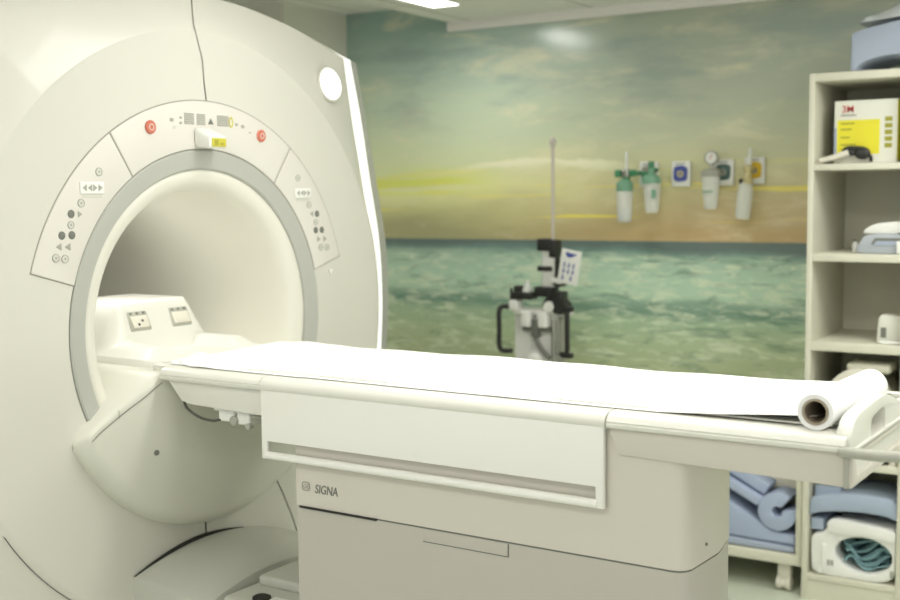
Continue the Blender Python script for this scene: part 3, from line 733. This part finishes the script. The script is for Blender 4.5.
# cross head
b = bm_new(); box(b, (-.185, YC-.015, .945), (.045, YC+.08, .968), .004); obj('head_plate', b, 'white', st)
b = bm_new(); box(b, (-.198, YC-.03, .960), (-.160, YC+.03, 1.005), .008); obj('clamp_block', b, 'white', st)
b = bm_new(); box(b, (-.185, YC-.03, 1.008), (-.092, YC+.03, 1.038), .006); box(b, (-.18, YC-.02, 1.036), (-.15, YC+.02, 1.062), .004); tube(b, [(-.195, YC-.01, .99), (-.195, YC-.01, 1.052)], .006); obj('clamp_arm', b, 'blackp', st)
b = bm_new(); lathe(b, (-.125, YC, 1.036), (0, 0, 1), [(0, 0), (.022, 0), (.022, .012), (.012, .03), (.010, .045), (0, .048)], 20); obj('clear_knob', b, 'clear', st)
b = bm_new(); box(b, (-.082, YC-.03, 1.022), (.004, YC+.03, 1.062), .006); box(b, (-.02, YC-.035, .995), (.045, YC+.03, 1.045), .008); tube(b, [(-.03, YC-.04, .99), (.01, YC-.04, 1.06)], .007); obj('clamp_arm', b, 'blackp', st)
b = bm_new(); tube(b, [(.035, YC-.045, .985), (.035, YC+.02, .985)], [.030, .030], 20); obj('clamp_wheel', b, 'blackp', st)
b = bm_new(); tube(b, [(-.005, YC-.05, .985), (-.005, YC+.02, .985)], [.022, .022], 20); obj('clamp_cap', b, 'white', st)
for x in (-.112, -.035):
    b = bm_new(); box(b, (x-.020, YC-.05, .900), (x+.020, YC-.005, .965), .006); obj('syringe_holder', b, 'white', st)
b = bm_new(); box(b, (-.134, YC-.03, .882), (-.012, YC-.0, .902), .004); box(b, (-.090, YC-.035, .86), (-.062, YC, .93), .003); obj('cradle_bar', b, 'dgrey', st)
b = bm_new(); tube(b, smooth_path([(-.076, YC-.02, .87), (-.072, YC-.022, .842), (-.04, YC-.022, .800), (-.015, YC-.02, .775)], 5), .010, 10); obj('support_arm', b, 'dgrey', st)
b = bm_new(); tube(b, [(.002, YC-.018, .76), (.002, YC-.018, .93)], .009, 12); tube(b, [(.026, YC-.018, .76), (.026, YC-.018, .93)], .006, 12); obj('slide_rod', b, 'steel', st)
b = bm_new(); lathe(b, (-.088, YC-.002, .765), (0, -1, 0), [(0, 0), (.040, 0), (.042, .010), (.034, .016), (.028, .034), (.020, .038), (0, .038)], 32); kn = obj('knob', b, 'white', st)
b = bm_new(); box(b, (-.13, YC-.024, .757), (-.050, YC-.006, .775), .006); obj('knob_lever', b, 'white', kn)
# upright head
b = bm_new(); box(b, (-.052, YC-.02, 1.06), (.004, YC+.03, 1.24), .008); obj('upright_housing', b, 'white', st)
b = bm_new(); box(b, (-.068, YC-.03, 1.205), (-.008, YC+.03, 1.255), .006); box(b, (-.014, YC-.03, 1.18), (.016, YC+.03, 1.25), .006); obj('top_clamp', b, 'blackp', st)
b = bm_new(); box(b, (-.066, YC-.03, 1.125), (-.002, YC+.01, 1.145), .004); obj('band', b, 'blackp', st)
b = bm_new(); box(b, (.004, YC-.01, 1.08), (.014, YC+.02, 1.18), .003); tube(b, [(.028, YC-.03, 1.085), (.028, YC+.02, 1.085)], .022, 16); obj('side_clamp', b, 'blackp', st)
b = bm_new(); lathe(b, (-.009, YC, 1.24), (0, 0, 1), [(0, 0), (.0065, 0), (.0065, .375), (.0095, .378), (.0095, .385), (.012, .39), (.0125, .402), (.008, .412), (0, .414)], 16); obj('pole', b, 'polem', st)
# instruction card hanging on the stand
Rc = Matrix.Rotation(math.radians(10), 3, 'Y')
pc = Vector((.086, YC-.045, 1.145))
def cardbox(a, c, r=0):
    bb = bm_new(); box(bb, a, c, r)
    for v in bb.verts: v.co = pc + Rc @ v.co
    return bb
ic_ = thing('instruction_card', 'white card with small blue pictograms clipped to the tall stand', 'card', pc)
obj('card_sheet', cardbox((-.043, -.002, -.068), (.043, .002, .068), .001), 'white', ic_)
obj('card_arm', cardbox((-.075, .003, -.075), (-.028, .012, -.055), .002), 'white', ic_)
b = bm_new(); pts = resample(rounded([(-.026, .056), (-.018, .040), (-.005, .036), (.012, .044), (.028, .056), (.008, .054), (-.006, .056)]), 30)
prism(b, pts, 'y', -.0032, -.0018)
for v in b.verts: v.co = pc + Rc @ v.co
obj('blue_emblem', b, 'blueprint', ic_)
for z, n in ((.004, 3), (-.020, 3), (-.046, 2)):
    for k in range(n):
        x = -.022+k*.020*(1 if n == 3 else 1.8)
        bb = bm_new(); box(bb, (x-.004, -.0032, z-.006), (x+.004, -.0018, z+.005), .0008); lathe(bb, (x, -.0018, z+.009), (0, -1, 0), [(0, 0), (.0035, 0), (.0035, .0014), (0, .0014)], 12)
        for v in bb.verts: v.co = pc + Rc @ v.co
        obj('pictogram', bb, 'blueprint', ic_)

# ------------------------------------------------------------------ gas outlets and bottles on the mural wall
for xc, zc, pm, lab in ((.248, 1.508, 'grey', 'white wall gas outlet behind the green-capped bottle'), (.388, 1.507, 'blueprint', 'uncovered white wall gas outlet with blue diamond mark'),
                        (.566, 1.510, 'gprint', 'white wall gas outlet with dark green mark beside the gauge'), (.690, 1.515, 'yprint', 'white wall gas outlet with yellow mark, furthest right')):
    t = thing('gas_outlet', lab, 'wall outlet', (xc, WY, zc), 'wall gas outlets')
    b = bm_new(); box(b, (xc-.040, WY-.022, zc-.052), (xc+.040, WY, zc+.052), .005); obj('outlet_plate', b, 'white', t)
    b = bm_new()
    q = resample(rounded([(xc-.028, zc+.030), (xc+.010, zc+.034), (xc+.030, zc+.024), (xc+.028, zc-.028), (xc-.012, zc-.033), (xc-.030, zc-.022)]), 40); prism(b, q, 'y', WY-.0245, WY-.0215); obj('outlet_mark', b, pm, t)
    b = bm_new(); lathe(b, (xc, WY-.0244, zc), (0, -1, 0), [(.006, 0), (.013, 0), (.013, .005), (.006, .005)], 20, close=True); obj('socket_ring', b, 'brass' if pm == 'blueprint' else 'grey', t)
    b = bm_new(); box(b, (xc-.022, WY-.0235, zc+.038), (xc+.018, WY-.0215, zc+.043)); obj('outlet_text', b, 'icon', t)
YR = 2.24
def bottle(bm, x, y, zt, zb, r, taper=.9):
    lathe(bm, (x, y, 0), (0, 0, 1), [(0, zb), (r*taper*.8, zb), (r*taper, zb+.008), (r, zt-.02), (r*.97, zt-.004), (r*.9, zt), (0, zt)], 24)
# 1 green flowmeter left
t = thing('humidifier_bottle', 'clear humidifier bottle with green flowmeter and thin upright tube', 'humidifier', (.17, YR, 1.31), 'oxygen fittings on the mural wall')
b = bm_new(); bottle(b, .170, YR, 1.445, 1.314, .033); obj('bottle', b, 'clear', t)
b = bm_new(); bottle(b, .170, YR, 1.36, 1.318, .028); obj('water', b, 'wrap', t)
b = bm_new(); lathe(b, (.170, YR, 1.440), (0, 0, 1), [(0, 0), (.034, 0), (.034, .03), (.024, .044), (.010, .052), (.010, .07), (0, .07)], 24); obj('cap', b, 'greenc', t)
b = bm_new(); tube(b, [(.135, YR, 1.512), (.24, YR, 1.512)], .009, 12); box(b, (.130, YR-.013, 1.497), (.154, YR+.013, 1.527), .004); box(b, (.196, YR-.012, 1.500), (.218, YR+.012, 1.526), .004); tube(b, [(.178, YR, 1.485), (.178, YR, 1.50)], .014, 12); obj('valve', b, 'green', t)
b = bm_new(); box(b, (.160, YR-.014, 1.495), (.192, YR+.014, 1.53), .005); obj('valve_body', b, 'steel', t)
b = bm_new(); tube(b, [(.178, YR, 1.525), (.178, YR, 1.60)], .0075, 12); obj('flow_tube', b, 'clear', t)
# 2 green capped bottle
t = thing('humidifier_bottle', 'clear bottle with wide green cap, second from the left', 'humidifier', (.288, YR, 1.35), 'oxygen fittings on the mural wall')
b = bm_new(); bottle(b, .290, YR, 1.475, 1.352, .034, .8); obj('bottle', b, 'clear', t)
b = bm_new(); lathe(b, (.286, YR, 1.47), (0, 0, 1), [(0, 0), (.038, 0), (.040, .012), (.034, .028), (.020, .036), (.013, .04), (.013, .06), (.009, .062), (.009, .078), (0, .08)], 24); obj('cap', b, 'greenc', t)
b = bm_new(); tube(b, [(.286, YR, 1.505), (.286, YR, 1.558)], .012, 12); box(b, (.245, YR-.012, 1.500), (.275, YR+.012, 1.518), .004); tube(b, [(.286, YR, 1.525), (.286, WY-.02, 1.525)], .008, 10); obj('valve', b, 'green', t)
b = bm_new(); box(b, (.305, YR-.042, 1.41), (.322, YR-.036, 1.445)); obj('bottle_print', b, 'greenc', t)
# 3 suction jar with gauge
t = thing('suction_jar', 'clear suction jar with round white gauge on top', 'suction jar', (.538, YR, 1.36), 'suction fittings on the mural wall')
b = bm_new(); bottle(b, .536, YR, 1.497, 1.366, .036, .72); obj('jar', b, 'clear', t)
b = bm_new(); lathe(b, (.536, YR, 1.492), (0, 0, 1), [(0, 0), (.038, 0), (.040, .010), (.038, .022), (.022, .030), (.008, .034), (0, .034)], 28); obj('lid', b, 'grey', t)
b = bm_new(); lathe(b, (.539, YR, 1.566), (0, -1, 0), [(0, -.012), (.026, -.012), (.028, 0), (.026, .012), (.023, .012), (.023, .009), (0, .009)], 32); ga = obj('gauge', b, 'grey', t)
b = bm_new(); lathe(b, (.539, YR-.0095, 1.566), (0, -1, 0), [(0, 0), (.022, 0), (.022, .001), (0, .001)], 32); obj('gauge_face', b, 'white', ga)
b = bm_new(); box(b, (.538, YR-.0125, 1.560), (.540, YR-.011, 1.582), rot=Matrix.Rotation(.6, 3, 'Y')); obj('needle', b, 'boxr', ga)
b = bm_new(); tube(b, [(.539, YR, 1.52), (.539, YR, 1.542)], .008, 12); tube(b, [(.545, YR, 1.525), (.560, WY-.02, 1.512)], .008, 10); obj('stem', b, 'steel', t)
b = bm_new(); box(b, (.515, YR-.039, 1.432), (.557, YR-.033, 1.437)); obj('jar_print', b, 'greenc', t)
# 4 bottle with brass regulator
t = thing('suction_bottle', 'narrow clear bottle hanging from a pale brass regulator, furthest right', 'suction bottle', (.67, YR, 1.32), 'suction fittings on the mural wall')
b = bm_new(); lathe(b, (.664, YR, 1.328), (.10, 0, 1), [(0, 0), (.026, 0), (.029, .01), (.030, .10), (.026, .13), (.014, .142), (0, .143)], 24); obj('bottle', b, 'clear', t)
b = bm_new(); lathe(b, (.684, YR, 1.462), (0, 0, 1), [(0, 0), (.018, 0), (.02, .02), (.014, .03), (.014, .046), (.019, .05), (.019, .066), (.01, .074), (0, .075)], 20); tube(b, [(.684, YR, 1.52), (.69, WY-.02, 1.52)], .009, 10); obj('regulator', b, 'brass', t)
b = bm_new(); tube(b, [(.690, YR, 1.53), (.692, YR, 1.598)], .009, 14); obj('flow_tube', b, 'clear', t)
b = bm_new(); box(b, (.652, YR-.01, 1.463), (.664, YR+.01, 1.482), .003); obj('toggle', b, 'blackp', t)

# ------------------------------------------------------------------ shelf unit
SX0, SX1, SY0, SY1 = 1.022, 1.357, 1.85, 2.29
sh = thing('shelf_unit', 'tall narrow cream open shelf unit against the mural wall', 'shelf', ((SX0+SX1)/2, (SY0+SY1)/2, 0))
b = bm_new(); box(b, (SX0, SY0, 0), (SX0+.019, SY1, 1.828), .0015); obj('side_board', b, 'shelf', sh)
b = bm_new(); box(b, (SX1-.019, SY0, 0), (SX1, SY1, 1.828), .0015); obj('side_board', b, 'shelf', sh)
b = bm_new(); box(b, (SX0, SY1-.004, 0), (SX1, SY1+.004, 1.828)); obj('back_board', b, 'shelf', sh)
for z0, z1 in ((1.800, 1.828), (1.500, 1.522), (1.190, 1.218), (.882, .914), (.478, .503), (.070, .092)):
    b = bm_new(); box(b, (SX0+.018, SY0+.002, z0), (SX1-.018, SY1-.004, z1), .003); obj('shelf_board', b, 'shelf', sh)
b = bm_new(); box(b, (SX0+.018, SY0+.006, 0), (SX1-.018, SY0+.024, .072)); obj('plinth', b, 'shelf', sh)

# on top
def slab_pts(fn, nx, ny): return [[fn(i/nx, j/ny) for j in range(ny+1)] for i in range(nx+1)]
b = bm_new(); q = [(1.152, 1.831), (1.155, 1.955), (1.20, 1.968), (1.34, 1.992), (1.46, 1.992), (1.46, 1.831), (1.44, 1.831)] + [(1.30+.13*math.cos(a), 1.831+.045*math.sin(a)) for a in [PI*k/14 for k in range(1, 14)]] + [(1.17, 1.831)]
prism(b, q, 'y', 1.87, 2.2, .004); tag(obj('foam_block', b, 'lav', base=(1.3, 2.03, 1.83)), 'pale blue arched foam block on top of the shelf unit', 'foam block')
b = bm_new()
def wr(u, v):
    x = 1.17+.27*u; y = 1.90+.26*v; e = math.sin(PI*u)**.5*math.sin(PI*v)**.5 if 0 < u < 1 and 0 < v < 1 else 0
    return (x, y, 2.001+.050*e*(1+.2*math.sin(14*u+5*v)) + .012*u - .01*(1-u) + .006*math.sin(21*v+9*u)*(1 if e else 0))
top_ = slab_pts(wr, 16, 12); grid(b, top_); grid(b, [[(p[0], p[1], 1.9935) for p in r] for r in top_])
b2 = bm_new()
tag(obj('wrapped_pad', b, 'wrap', base=(1.30, 2.03, 1.99), angle=25), 'crinkled clear plastic wrapped pad lying on the arched foam block', 'wrapped pad')
# glove carton
t = thing('carton', 'white and yellow cardboard carton on the upper shelf', 'carton', (1.20, 1.97, 1.522))
bx0, bx1, by, bz0, bz1 = 1.094, 1.300, 1.905, 1.5235, 1.735
b = bm_new(); box(b, (bx0, by, bz0), (bx1, by+.14, bz1), .002); obj('carton_body', b, 'boxw', t)
def pr_box(name, x0, x1, z0, z1, m, y=by):
    b = bm_new(); box(b, (x0, y-.0012, z0), (x1, y+.0005, z1)); return obj(name, b, m, t, smooth=False)
pr_box('yellow_panel', bx0+.010, bx0+.150, bz0+.030, bz0+.146, 'boxy')
pr_box('blue_edge', bx0, bx0+.008, bz0+.03, bz0+.12, 'lav')
b = bm_new(); box(b, (bx1-.001, by+.002, bz0+.01), (bx1+.0012, by+.138, bz1-.004)); obj('yellow_side', b, 'boxy', t, smooth=False)
text('carton_logo', '3M', (bx0+.024, by-.0008, bz0+.172), .032, 'boxr', t, (1, 0, 0), (0, 0, 1), .0006, True, 0, 'red 3M logo')
for k, (zz, ww) in enumerate(((.160, .05), (.132, .045), (.112, .035), (.085, .03), (.06, .05), (.045, .04))):
    pr_box('print_line', bx0+.022, bx0+.022+ww, bz0+zz, bz0+zz+.005, 'olive' if k else 'icon', y=by-.001)
b = bm_new()
for k in range(5):
    zz = bz0+.05+k*.022; box(b, (bx1-.040, by-.0012, zz), (bx1-.016, by+.0005, zz+.015))
obj('side_lettering', b, 'olive', t, smooth=False)
# white handset with dark mask in front of carton
b = bm_new(); tube(b, smooth_path([(1.058, 1.868, 1.534), (1.10, 1.872, 1.543), (1.15, 1.878, 1.560)], 6), [.008+.004*k/12 for k in range(13)], 12)
tag(obj('spatula', b, 'cream', base=(1.1, 1.87, 1.523)), 'long cream plastic piece lying before the carton, tip on the dark goggles', 'plastic piece')
b = bm_new()
for cx, cz, rx, rz in ((1.150, 1.562, .022, .014), (1.192, 1.557, .028, .022)):
    t_ = bmesh.new(); bmesh.ops.create_uvsphere(t_, u_segments=20, v_segments=12, radius=1)
    for v in t_.verts: v.co = Vector((cx+rx*v.co.x, 1.885+.012*v.co.y, cz+rz*v.co.z - .25*(v.co.x)*.01))
    merge(b, t_)
tube(b, smooth_path([(1.128, 1.885, 1.553), (1.14, 1.875, 1.572), (1.17, 1.875, 1.575), (1.20, 1.88, 1.570), (1.218, 1.89, 1.545), (1.219, 1.90, 1.53)], 4), .006, 8)
tag(obj('goggles', b, 'blackp', base=(1.17, 1.885, 1.523)), 'pair of dark goggles leaning on the carton', 'goggles')
# glass vial
t = thing('vial', 'tiny clear glass vial standing alone on the middle shelf', 'vial', (1.148, 2.0, 1.218))
b = bm_new(); lathe(b, (1.148, 2.0, 1.2185), (0, 0, 1), [(0, 0), (.009, 0), (.009, .026), (.005, .032), (.005, .036), (0, .036)], 16); obj('glass', b, 'clear', t)
b = bm_new(); lathe(b, (1.148, 2.0, 1.2545), (0, 0, 1), [(0, 0), (.006, 0), (.006, .009), (0, .009)], 16); obj('stopper', b, 'dgrey', t)
# grey coil on middle shelf
t = thing('surface_coil', 'blue-grey receiver coil with white rounded lid on the middle shelf', 'coil', (1.27, 1.95, 1.218))
b = bm_new(); prism(b, rounded([(1.185, 1.2195), (1.188, 1.245), (1.212, 1.285), (1.336, 1.287), (1.336, 1.2195)]), 'y', 1.866, 2.12, .006); obj('coil_body', b, 'greycoil', t)
b = bm_new(); prism(b, [(1.232, 1.250), (1.245, 1.272), (1.335, 1.272), (1.335, 1.250)], 'y', 1.8635, 1.867); obj('coil_recess', b, 'dgrey', t)
b = bm_new(); prism(b, [(1.240, 1.248), (1.250, 1.262), (1.335, 1.262), (1.335, 1.248)], 'y', 1.862, 1.8645); obj('recess_plate', b, 'lav', t)
b = bm_new(); prism(b, rounded([(1.20, 1.287), (1.215, 1.305), (1.25, 1.322), (1.336, 1.328), (1.336, 1.287)]), 'y', 1.872, 2.10, .008, 3); obj('coil_lid', b, 'white', t)
b = bm_new(); box(b, (1.315, 1.852, 1.2195), (1.338, 1.864, 1.262), .004); obj('coil_plug', b, 'white', t)
# small box and cable on the fourth shelf
t = thing('small_box', 'small white box with a square printed mark on the fourth shelf', 'box', (1.29, 1.92, .914))
b = bm_new(); prism(b, [(1.248, .9155), (1.254, 1.0), (1.264, 1.012), (1.336, 1.006), (1.336, .9155)], 'y', 1.90, 1.97, .004); obj('box_body', b, 'boxw', t)
b = bm_new(); box(b, (1.262, 1.898, .934), (1.280, 1.901, .968)); obj('printed_mark', b, 'dgrey', t)
b = bm_new(); tube(b, smooth_path([(1.335, 1.875, .921), (1.28, 1.870, .920), (1.262, 1.880, .920), (1.268, 1.892, .920), (1.30, 1.888, .920), (1.335, 1.89, .920)], 6), .0045, 10)
tag(obj('white_cable', b, 'white', base=(1.30, 1.88, .914)), 'short white cable looped in front of the small white box', 'cable')
# cream head coil behind the paper roll
t = thing('head_coil', 'cream domed head coil on the shelf behind the paper roll', 'coil', (1.20, 2.0, .503))
b = bm_new(); q = [(1.06+.0*k, .5045) for k in (0,)] + [(1.195-.135*math.cos(a), .62+.205*math.sin(a)) for a in [PI*k/24 for k in range(25)]] + [(1.33, .5045)]
qi = [(1.195+(x-1.195)*.82, .5045 if z < .51 else .62+(z-.62)*.82) for x, z in q]
ringprism(b, q, qi, 'y', 1.87, 1.93, .006); obj('front_arch', b, 'cream', t)
b = bm_new(); prism(b, [(1.195+(x-1.195)*.93, .5045 if z < .51 else .62+(z-.62)*.94) for x, z in q], 'y', 1.925, 2.16, .01); obj('coil_shell', b, 'shelf', t)
b = bm_new(); box(b, (1.155, 1.88, .812), (1.30, 2.0, .842), .01); obj('top_bar', b, 'shelf', t)
# lower compartment: curved pad, small pad, white basket with teal cloth
PX0, PX1 = 1.043, 1.336
b = bm_new()
q = [(PX0, .300), (PX0+.002, .345)] + [(PX0+.01+.27*u, .352+.040*math.sin(PI*(.10+.62*u))) for u in [k/12 for k in range(13)]] + [(PX1, .372), (PX1, .315)] + [(PX1-.27*u-.01, .300+.030*math.sin(PI*(.28+.62*u))) for u in [k/12 for k in range(1, 12)]]
prism(b, q, 'y', 1.862, 2.12, .005); box(b, (1.05, 1.90, .352), (1.14, 2.1, .400), .006)
tag(obj('curved_pad', b, 'bluegrey', base=(1.19, 1.99, .30)), 'curved blue-grey foam pad lying across the white coil', 'foam pad')
b = bm_new(); box(b, (1.044, 1.88, .244), (1.088, 2.08, .288), .006)
tag(obj('small_pad', b, 'bluegrey', base=(1.08, 1.98, .258)), 'small flat blue-grey pad wedged left between curved pad and white coil', 'foam pad')
t = thing('body_coil', 'white hollow coil with an oval opening on the bottom shelf', 'coil', (1.19, 1.95, .092))
oc = (1.228, .182)
q = resample(rounded([(1.056, .0935), (1.052, .16), (1.052, .232), (1.090, .240), (1.12, .285), (1.33, .285), (1.334, .25), (1.334, .0935)]), 72)
el = [(oc[0]+.096*math.cos(a), oc[1]+.062*math.sin(a)*(1.05 if math.sin(a) < 0 else 1)) for a in [2*PI*k/72 for k in range(72)]]
def align(q, el):
    bs = min(range(72), key=lambda s: sum((q[k][0]-el[(k+s) % 72][0])**2+(q[k][1]-el[(k+s) % 72][1])**2 for k in range(0, 72, 6)))
    bs2 = min(range(72), key=lambda s: sum((q[k][0]-el[(s-k) % 72][0])**2+(q[k][1]-el[(s-k) % 72][1])**2 for k in range(0, 72, 6)))
    A = [el[(k+bs) % 72] for k in range(72)]; B = [el[(bs2-k) % 72] for k in range(72)]
    sc = lambda E: sum((q[k][0]-E[k][0])**2+(q[k][1]-E[k][1])**2 for k in range(72))
    return A if sc(A) < sc(B) else B
ringprism(b := bm_new(), q, align(q, el), 'y', 1.862, 2.12, .003); obj('coil_housing', b, 'white', t, angle=50)
b = bm_new(); prism(b, rounded([(1.112, .246), (1.106, .286), (1.135, .300), (1.335, .282), (1.335, .238), (1.24, .252)]), 'y', 1.853, 1.90, .006, 3); obj('carry_handle', b, 'white', t)
b = bm_new(); box(b, (1.088, 1.853, .11), (1.108, 1.864, .205), .004); box(b, (1.075, 1.855, .098), (1.095, 1.864, .125), .003); obj('clip', b, 'white', t)
for xx in (1.108, 1.120):
    b = bm_new(); box(b, (xx, 1.8605, .130), (xx+.009, 1.8625, .150)); obj('label_square', b, 'icon', t, smooth=False)
b = bm_new(); lathe(b, (1.100, 1.8625, .140), (0, -1, 0), [(0, 0), (.008, 0), (.008, .001), (0, .001)], 20); obj('round_label', b, 'icon', t)
b = bm_new(); box(b, (1.318, 1.8605, .118), (1.330, 1.8625, .142)); obj('label_square', b, 'icon', t, smooth=False)
b = bm_new()
for j in range(5):
    rows = []
    for i in range(50):
        u = i/49; x = oc[0]-.070+.145*u; z = oc[1]-.040+.018*j+.020*math.sin(7*u+j*.9)+.006*math.sin(13*u+j)
        x = min(max(x, oc[0]-.070), oc[0]+.078); dz = .052*math.sqrt(max(.05, 1-((x-oc[0])/.086)**2)); z = min(max(z, oc[1]-dz), oc[1]+dz*.8)
        rows.append([(x+.01*math.sin(20*v+j), 1.885+.02*j*.4+.18*v, z+.006*math.sin(8*v+i*.2)) for v in [k/8 for k in range(9)]])
    grid(b, rows, .004)
rows = [[(x_, 1.975+.03*math.sin(40*x_+25*z_)+.02*math.sin(70*z_), z_) for z_ in [oc[1]-.05+.095*k/16 for k in range(17)]] for x_ in [oc[0]-.066+.135*k/24 for k in range(25)]]
grid(b, rows, .004)
tag(obj('teal_cloth', b, 'teal', base=(1.225, 1.95, .14), angle=60), 'crumpled teal cloth stuffed inside the white hollow coil', 'cloth')

# ------------------------------------------------------------------ trolley left of the shelf unit
TX0, TX1, TY0, TY1 = .44, 1.016, 1.87, 2.26
tr = thing('storage_trolley', 'low cream open trolley on casters left of the shelf unit', 'trolley', ((TX0+TX1)/2, 2.06, 0))
for x in (TX0, TX1-.022):
    b = bm_new(); box(b, (x, TY0, .105), (x+.022, TY1, .60), .002); obj('side_board', b, 'shelf', tr)
b = bm_new(); box(b, (TX0+.02, TY0, .105), (TX1-.02, TY1, .142), .003); obj('bottom_board', b, 'shelf', tr)
b = bm_new(); box(b, (TX0, TY0-.002, .60), (TX1, TY1, .622), .003); obj('top_board', b, 'shelf', tr)
b = bm_new(); box(b, (TX0+.02, TY1-.006, .142), (TX1-.02, TY1, .60)); obj('back_board', b, 'shelf', tr)
for x in (TX0+.07, TX1-.07):
    for y in (TY0+.05, TY1-.06):
        b = bm_new(); box(b, (x-.024, y-.022, .045), (x+.024, y+.018, .106), .008); cs = obj('caster', b, 'cream', tr)
        b = bm_new()
        lathe(b, (x-.026, y-.012, .027), (1, 0, 0), [(0, 0), (.022, 0), (.0255, .003), (.0255, .014), (.020, .018), (.020, .034), (.0255, .038), (.0255, .049), (.022, .052), (0, .052)], 24)
        obj('caster_wheel', b, 'cream', cs)
# foams in the trolley
b = bm_new(); prism(b, [(.475, .146), (.985, .146), (.985, .165), (.86, .168), (.475, .180)], 'y', 1.885, 2.2, .004)
tag(obj('grey_mat', b, 'lav', base=(.73, 2.04, .144)), 'flat pale grey mat lying at the bottom of the trolley', 'mat')
b = bm_new(); prism(b, [(.475, .184), (.86, .172), (.985, .170), (.985, .205), (.90, .214), (.72, .320), (.60, .375), (.475, .375)], 'y', 1.895, 2.2, .008, 3)
tag(obj('foam_wedge', b, 'blue', base=(.73, 2.05, .18)), 'large blue foam wedge sloping down to the right in the trolley', 'foam wedge')
def rot_slab(name, p0, p1, th, y0, y1, lab):
    d = Vector((p1[0]-p0[0], 0, p1[1]-p0[1])).normalized(); n = Vector((-d.z, 0, d.x))*th
    b = bm_new(); prism(b, [(p0[0], p0[1]), (p1[0], p1[1]), (p1[0]+n.x, p1[1]+n.z), (p0[0]+n.x, p0[1]+n.z)], 'y', y0, y1, .006, 3)
    tag(obj(name, b, 'blue', base=(p0[0], y0, p0[1])), lab, 'foam pad')
rot_slab('foam_pad', (.60, .425), (.852, .300), .034, 1.880, 1.998, 'thick blue foam pad leaning down against the rolled foam, lower one')
rot_slab('foam_pad', (.64, .455), (.868, .338), .045, 1.905, 1.998, 'blue foam pad leaning on the lower pad, upper one')
# rolled foam: open C shape
b = bm_new(); cc = (.922, .288); pts_o = []; pts_i = []
for k in range(41):
    a = math.radians(50+322*k/40); ro = .069; ri = .019
    pts_o.append((cc[0]+ro*math.cos(a), cc[1]+ro*math.sin(a))); pts_i.append((cc[0]+ri*math.cos(a), cc[1]+ri*math.sin(a)))
prism(b, pts_o+pts_i[::-1], 'y', 1.885, 1.998, .004)
tag(obj('foam_roll', b, 'blue', base=(.935, 2.0, .225), angle=40), 'blue foam sheet rolled into an open C shape', 'foam roll')
b = bm_new()
def bl(u, v):
    x = .70+.27*u; y = 2.006+.19*v; e = (math.sin(PI*min(1, max(0, u))))**.6 if 0 < u < 1 else 0
    return (x, y, .36+.145*e*(.8+.2*math.sin(9*u))+.010*math.sin(24*u+4*v)+.006*math.sin(40*u-9*v))
gt = slab_pts(bl, 30, 10); grid(b, gt)
grid(b, [[(p[0], p[1], .352-.006*math.sin(PI*i/30)) for p in r] for i, r in enumerate(gt)])
grid(b, [[r[0], (r[0][0], r[0][1]-.006, (r[0][2]+.352)/2), (r[0][0], r[0][1], .352-.006*math.sin(PI*i/30))] for i, r in enumerate(gt)])
tag(obj('blanket', b, 'blanket', base=(.84, 2.1, .346), angle=60), 'crumpled cream blanket on top of the blue foam in the trolley', 'blanket')
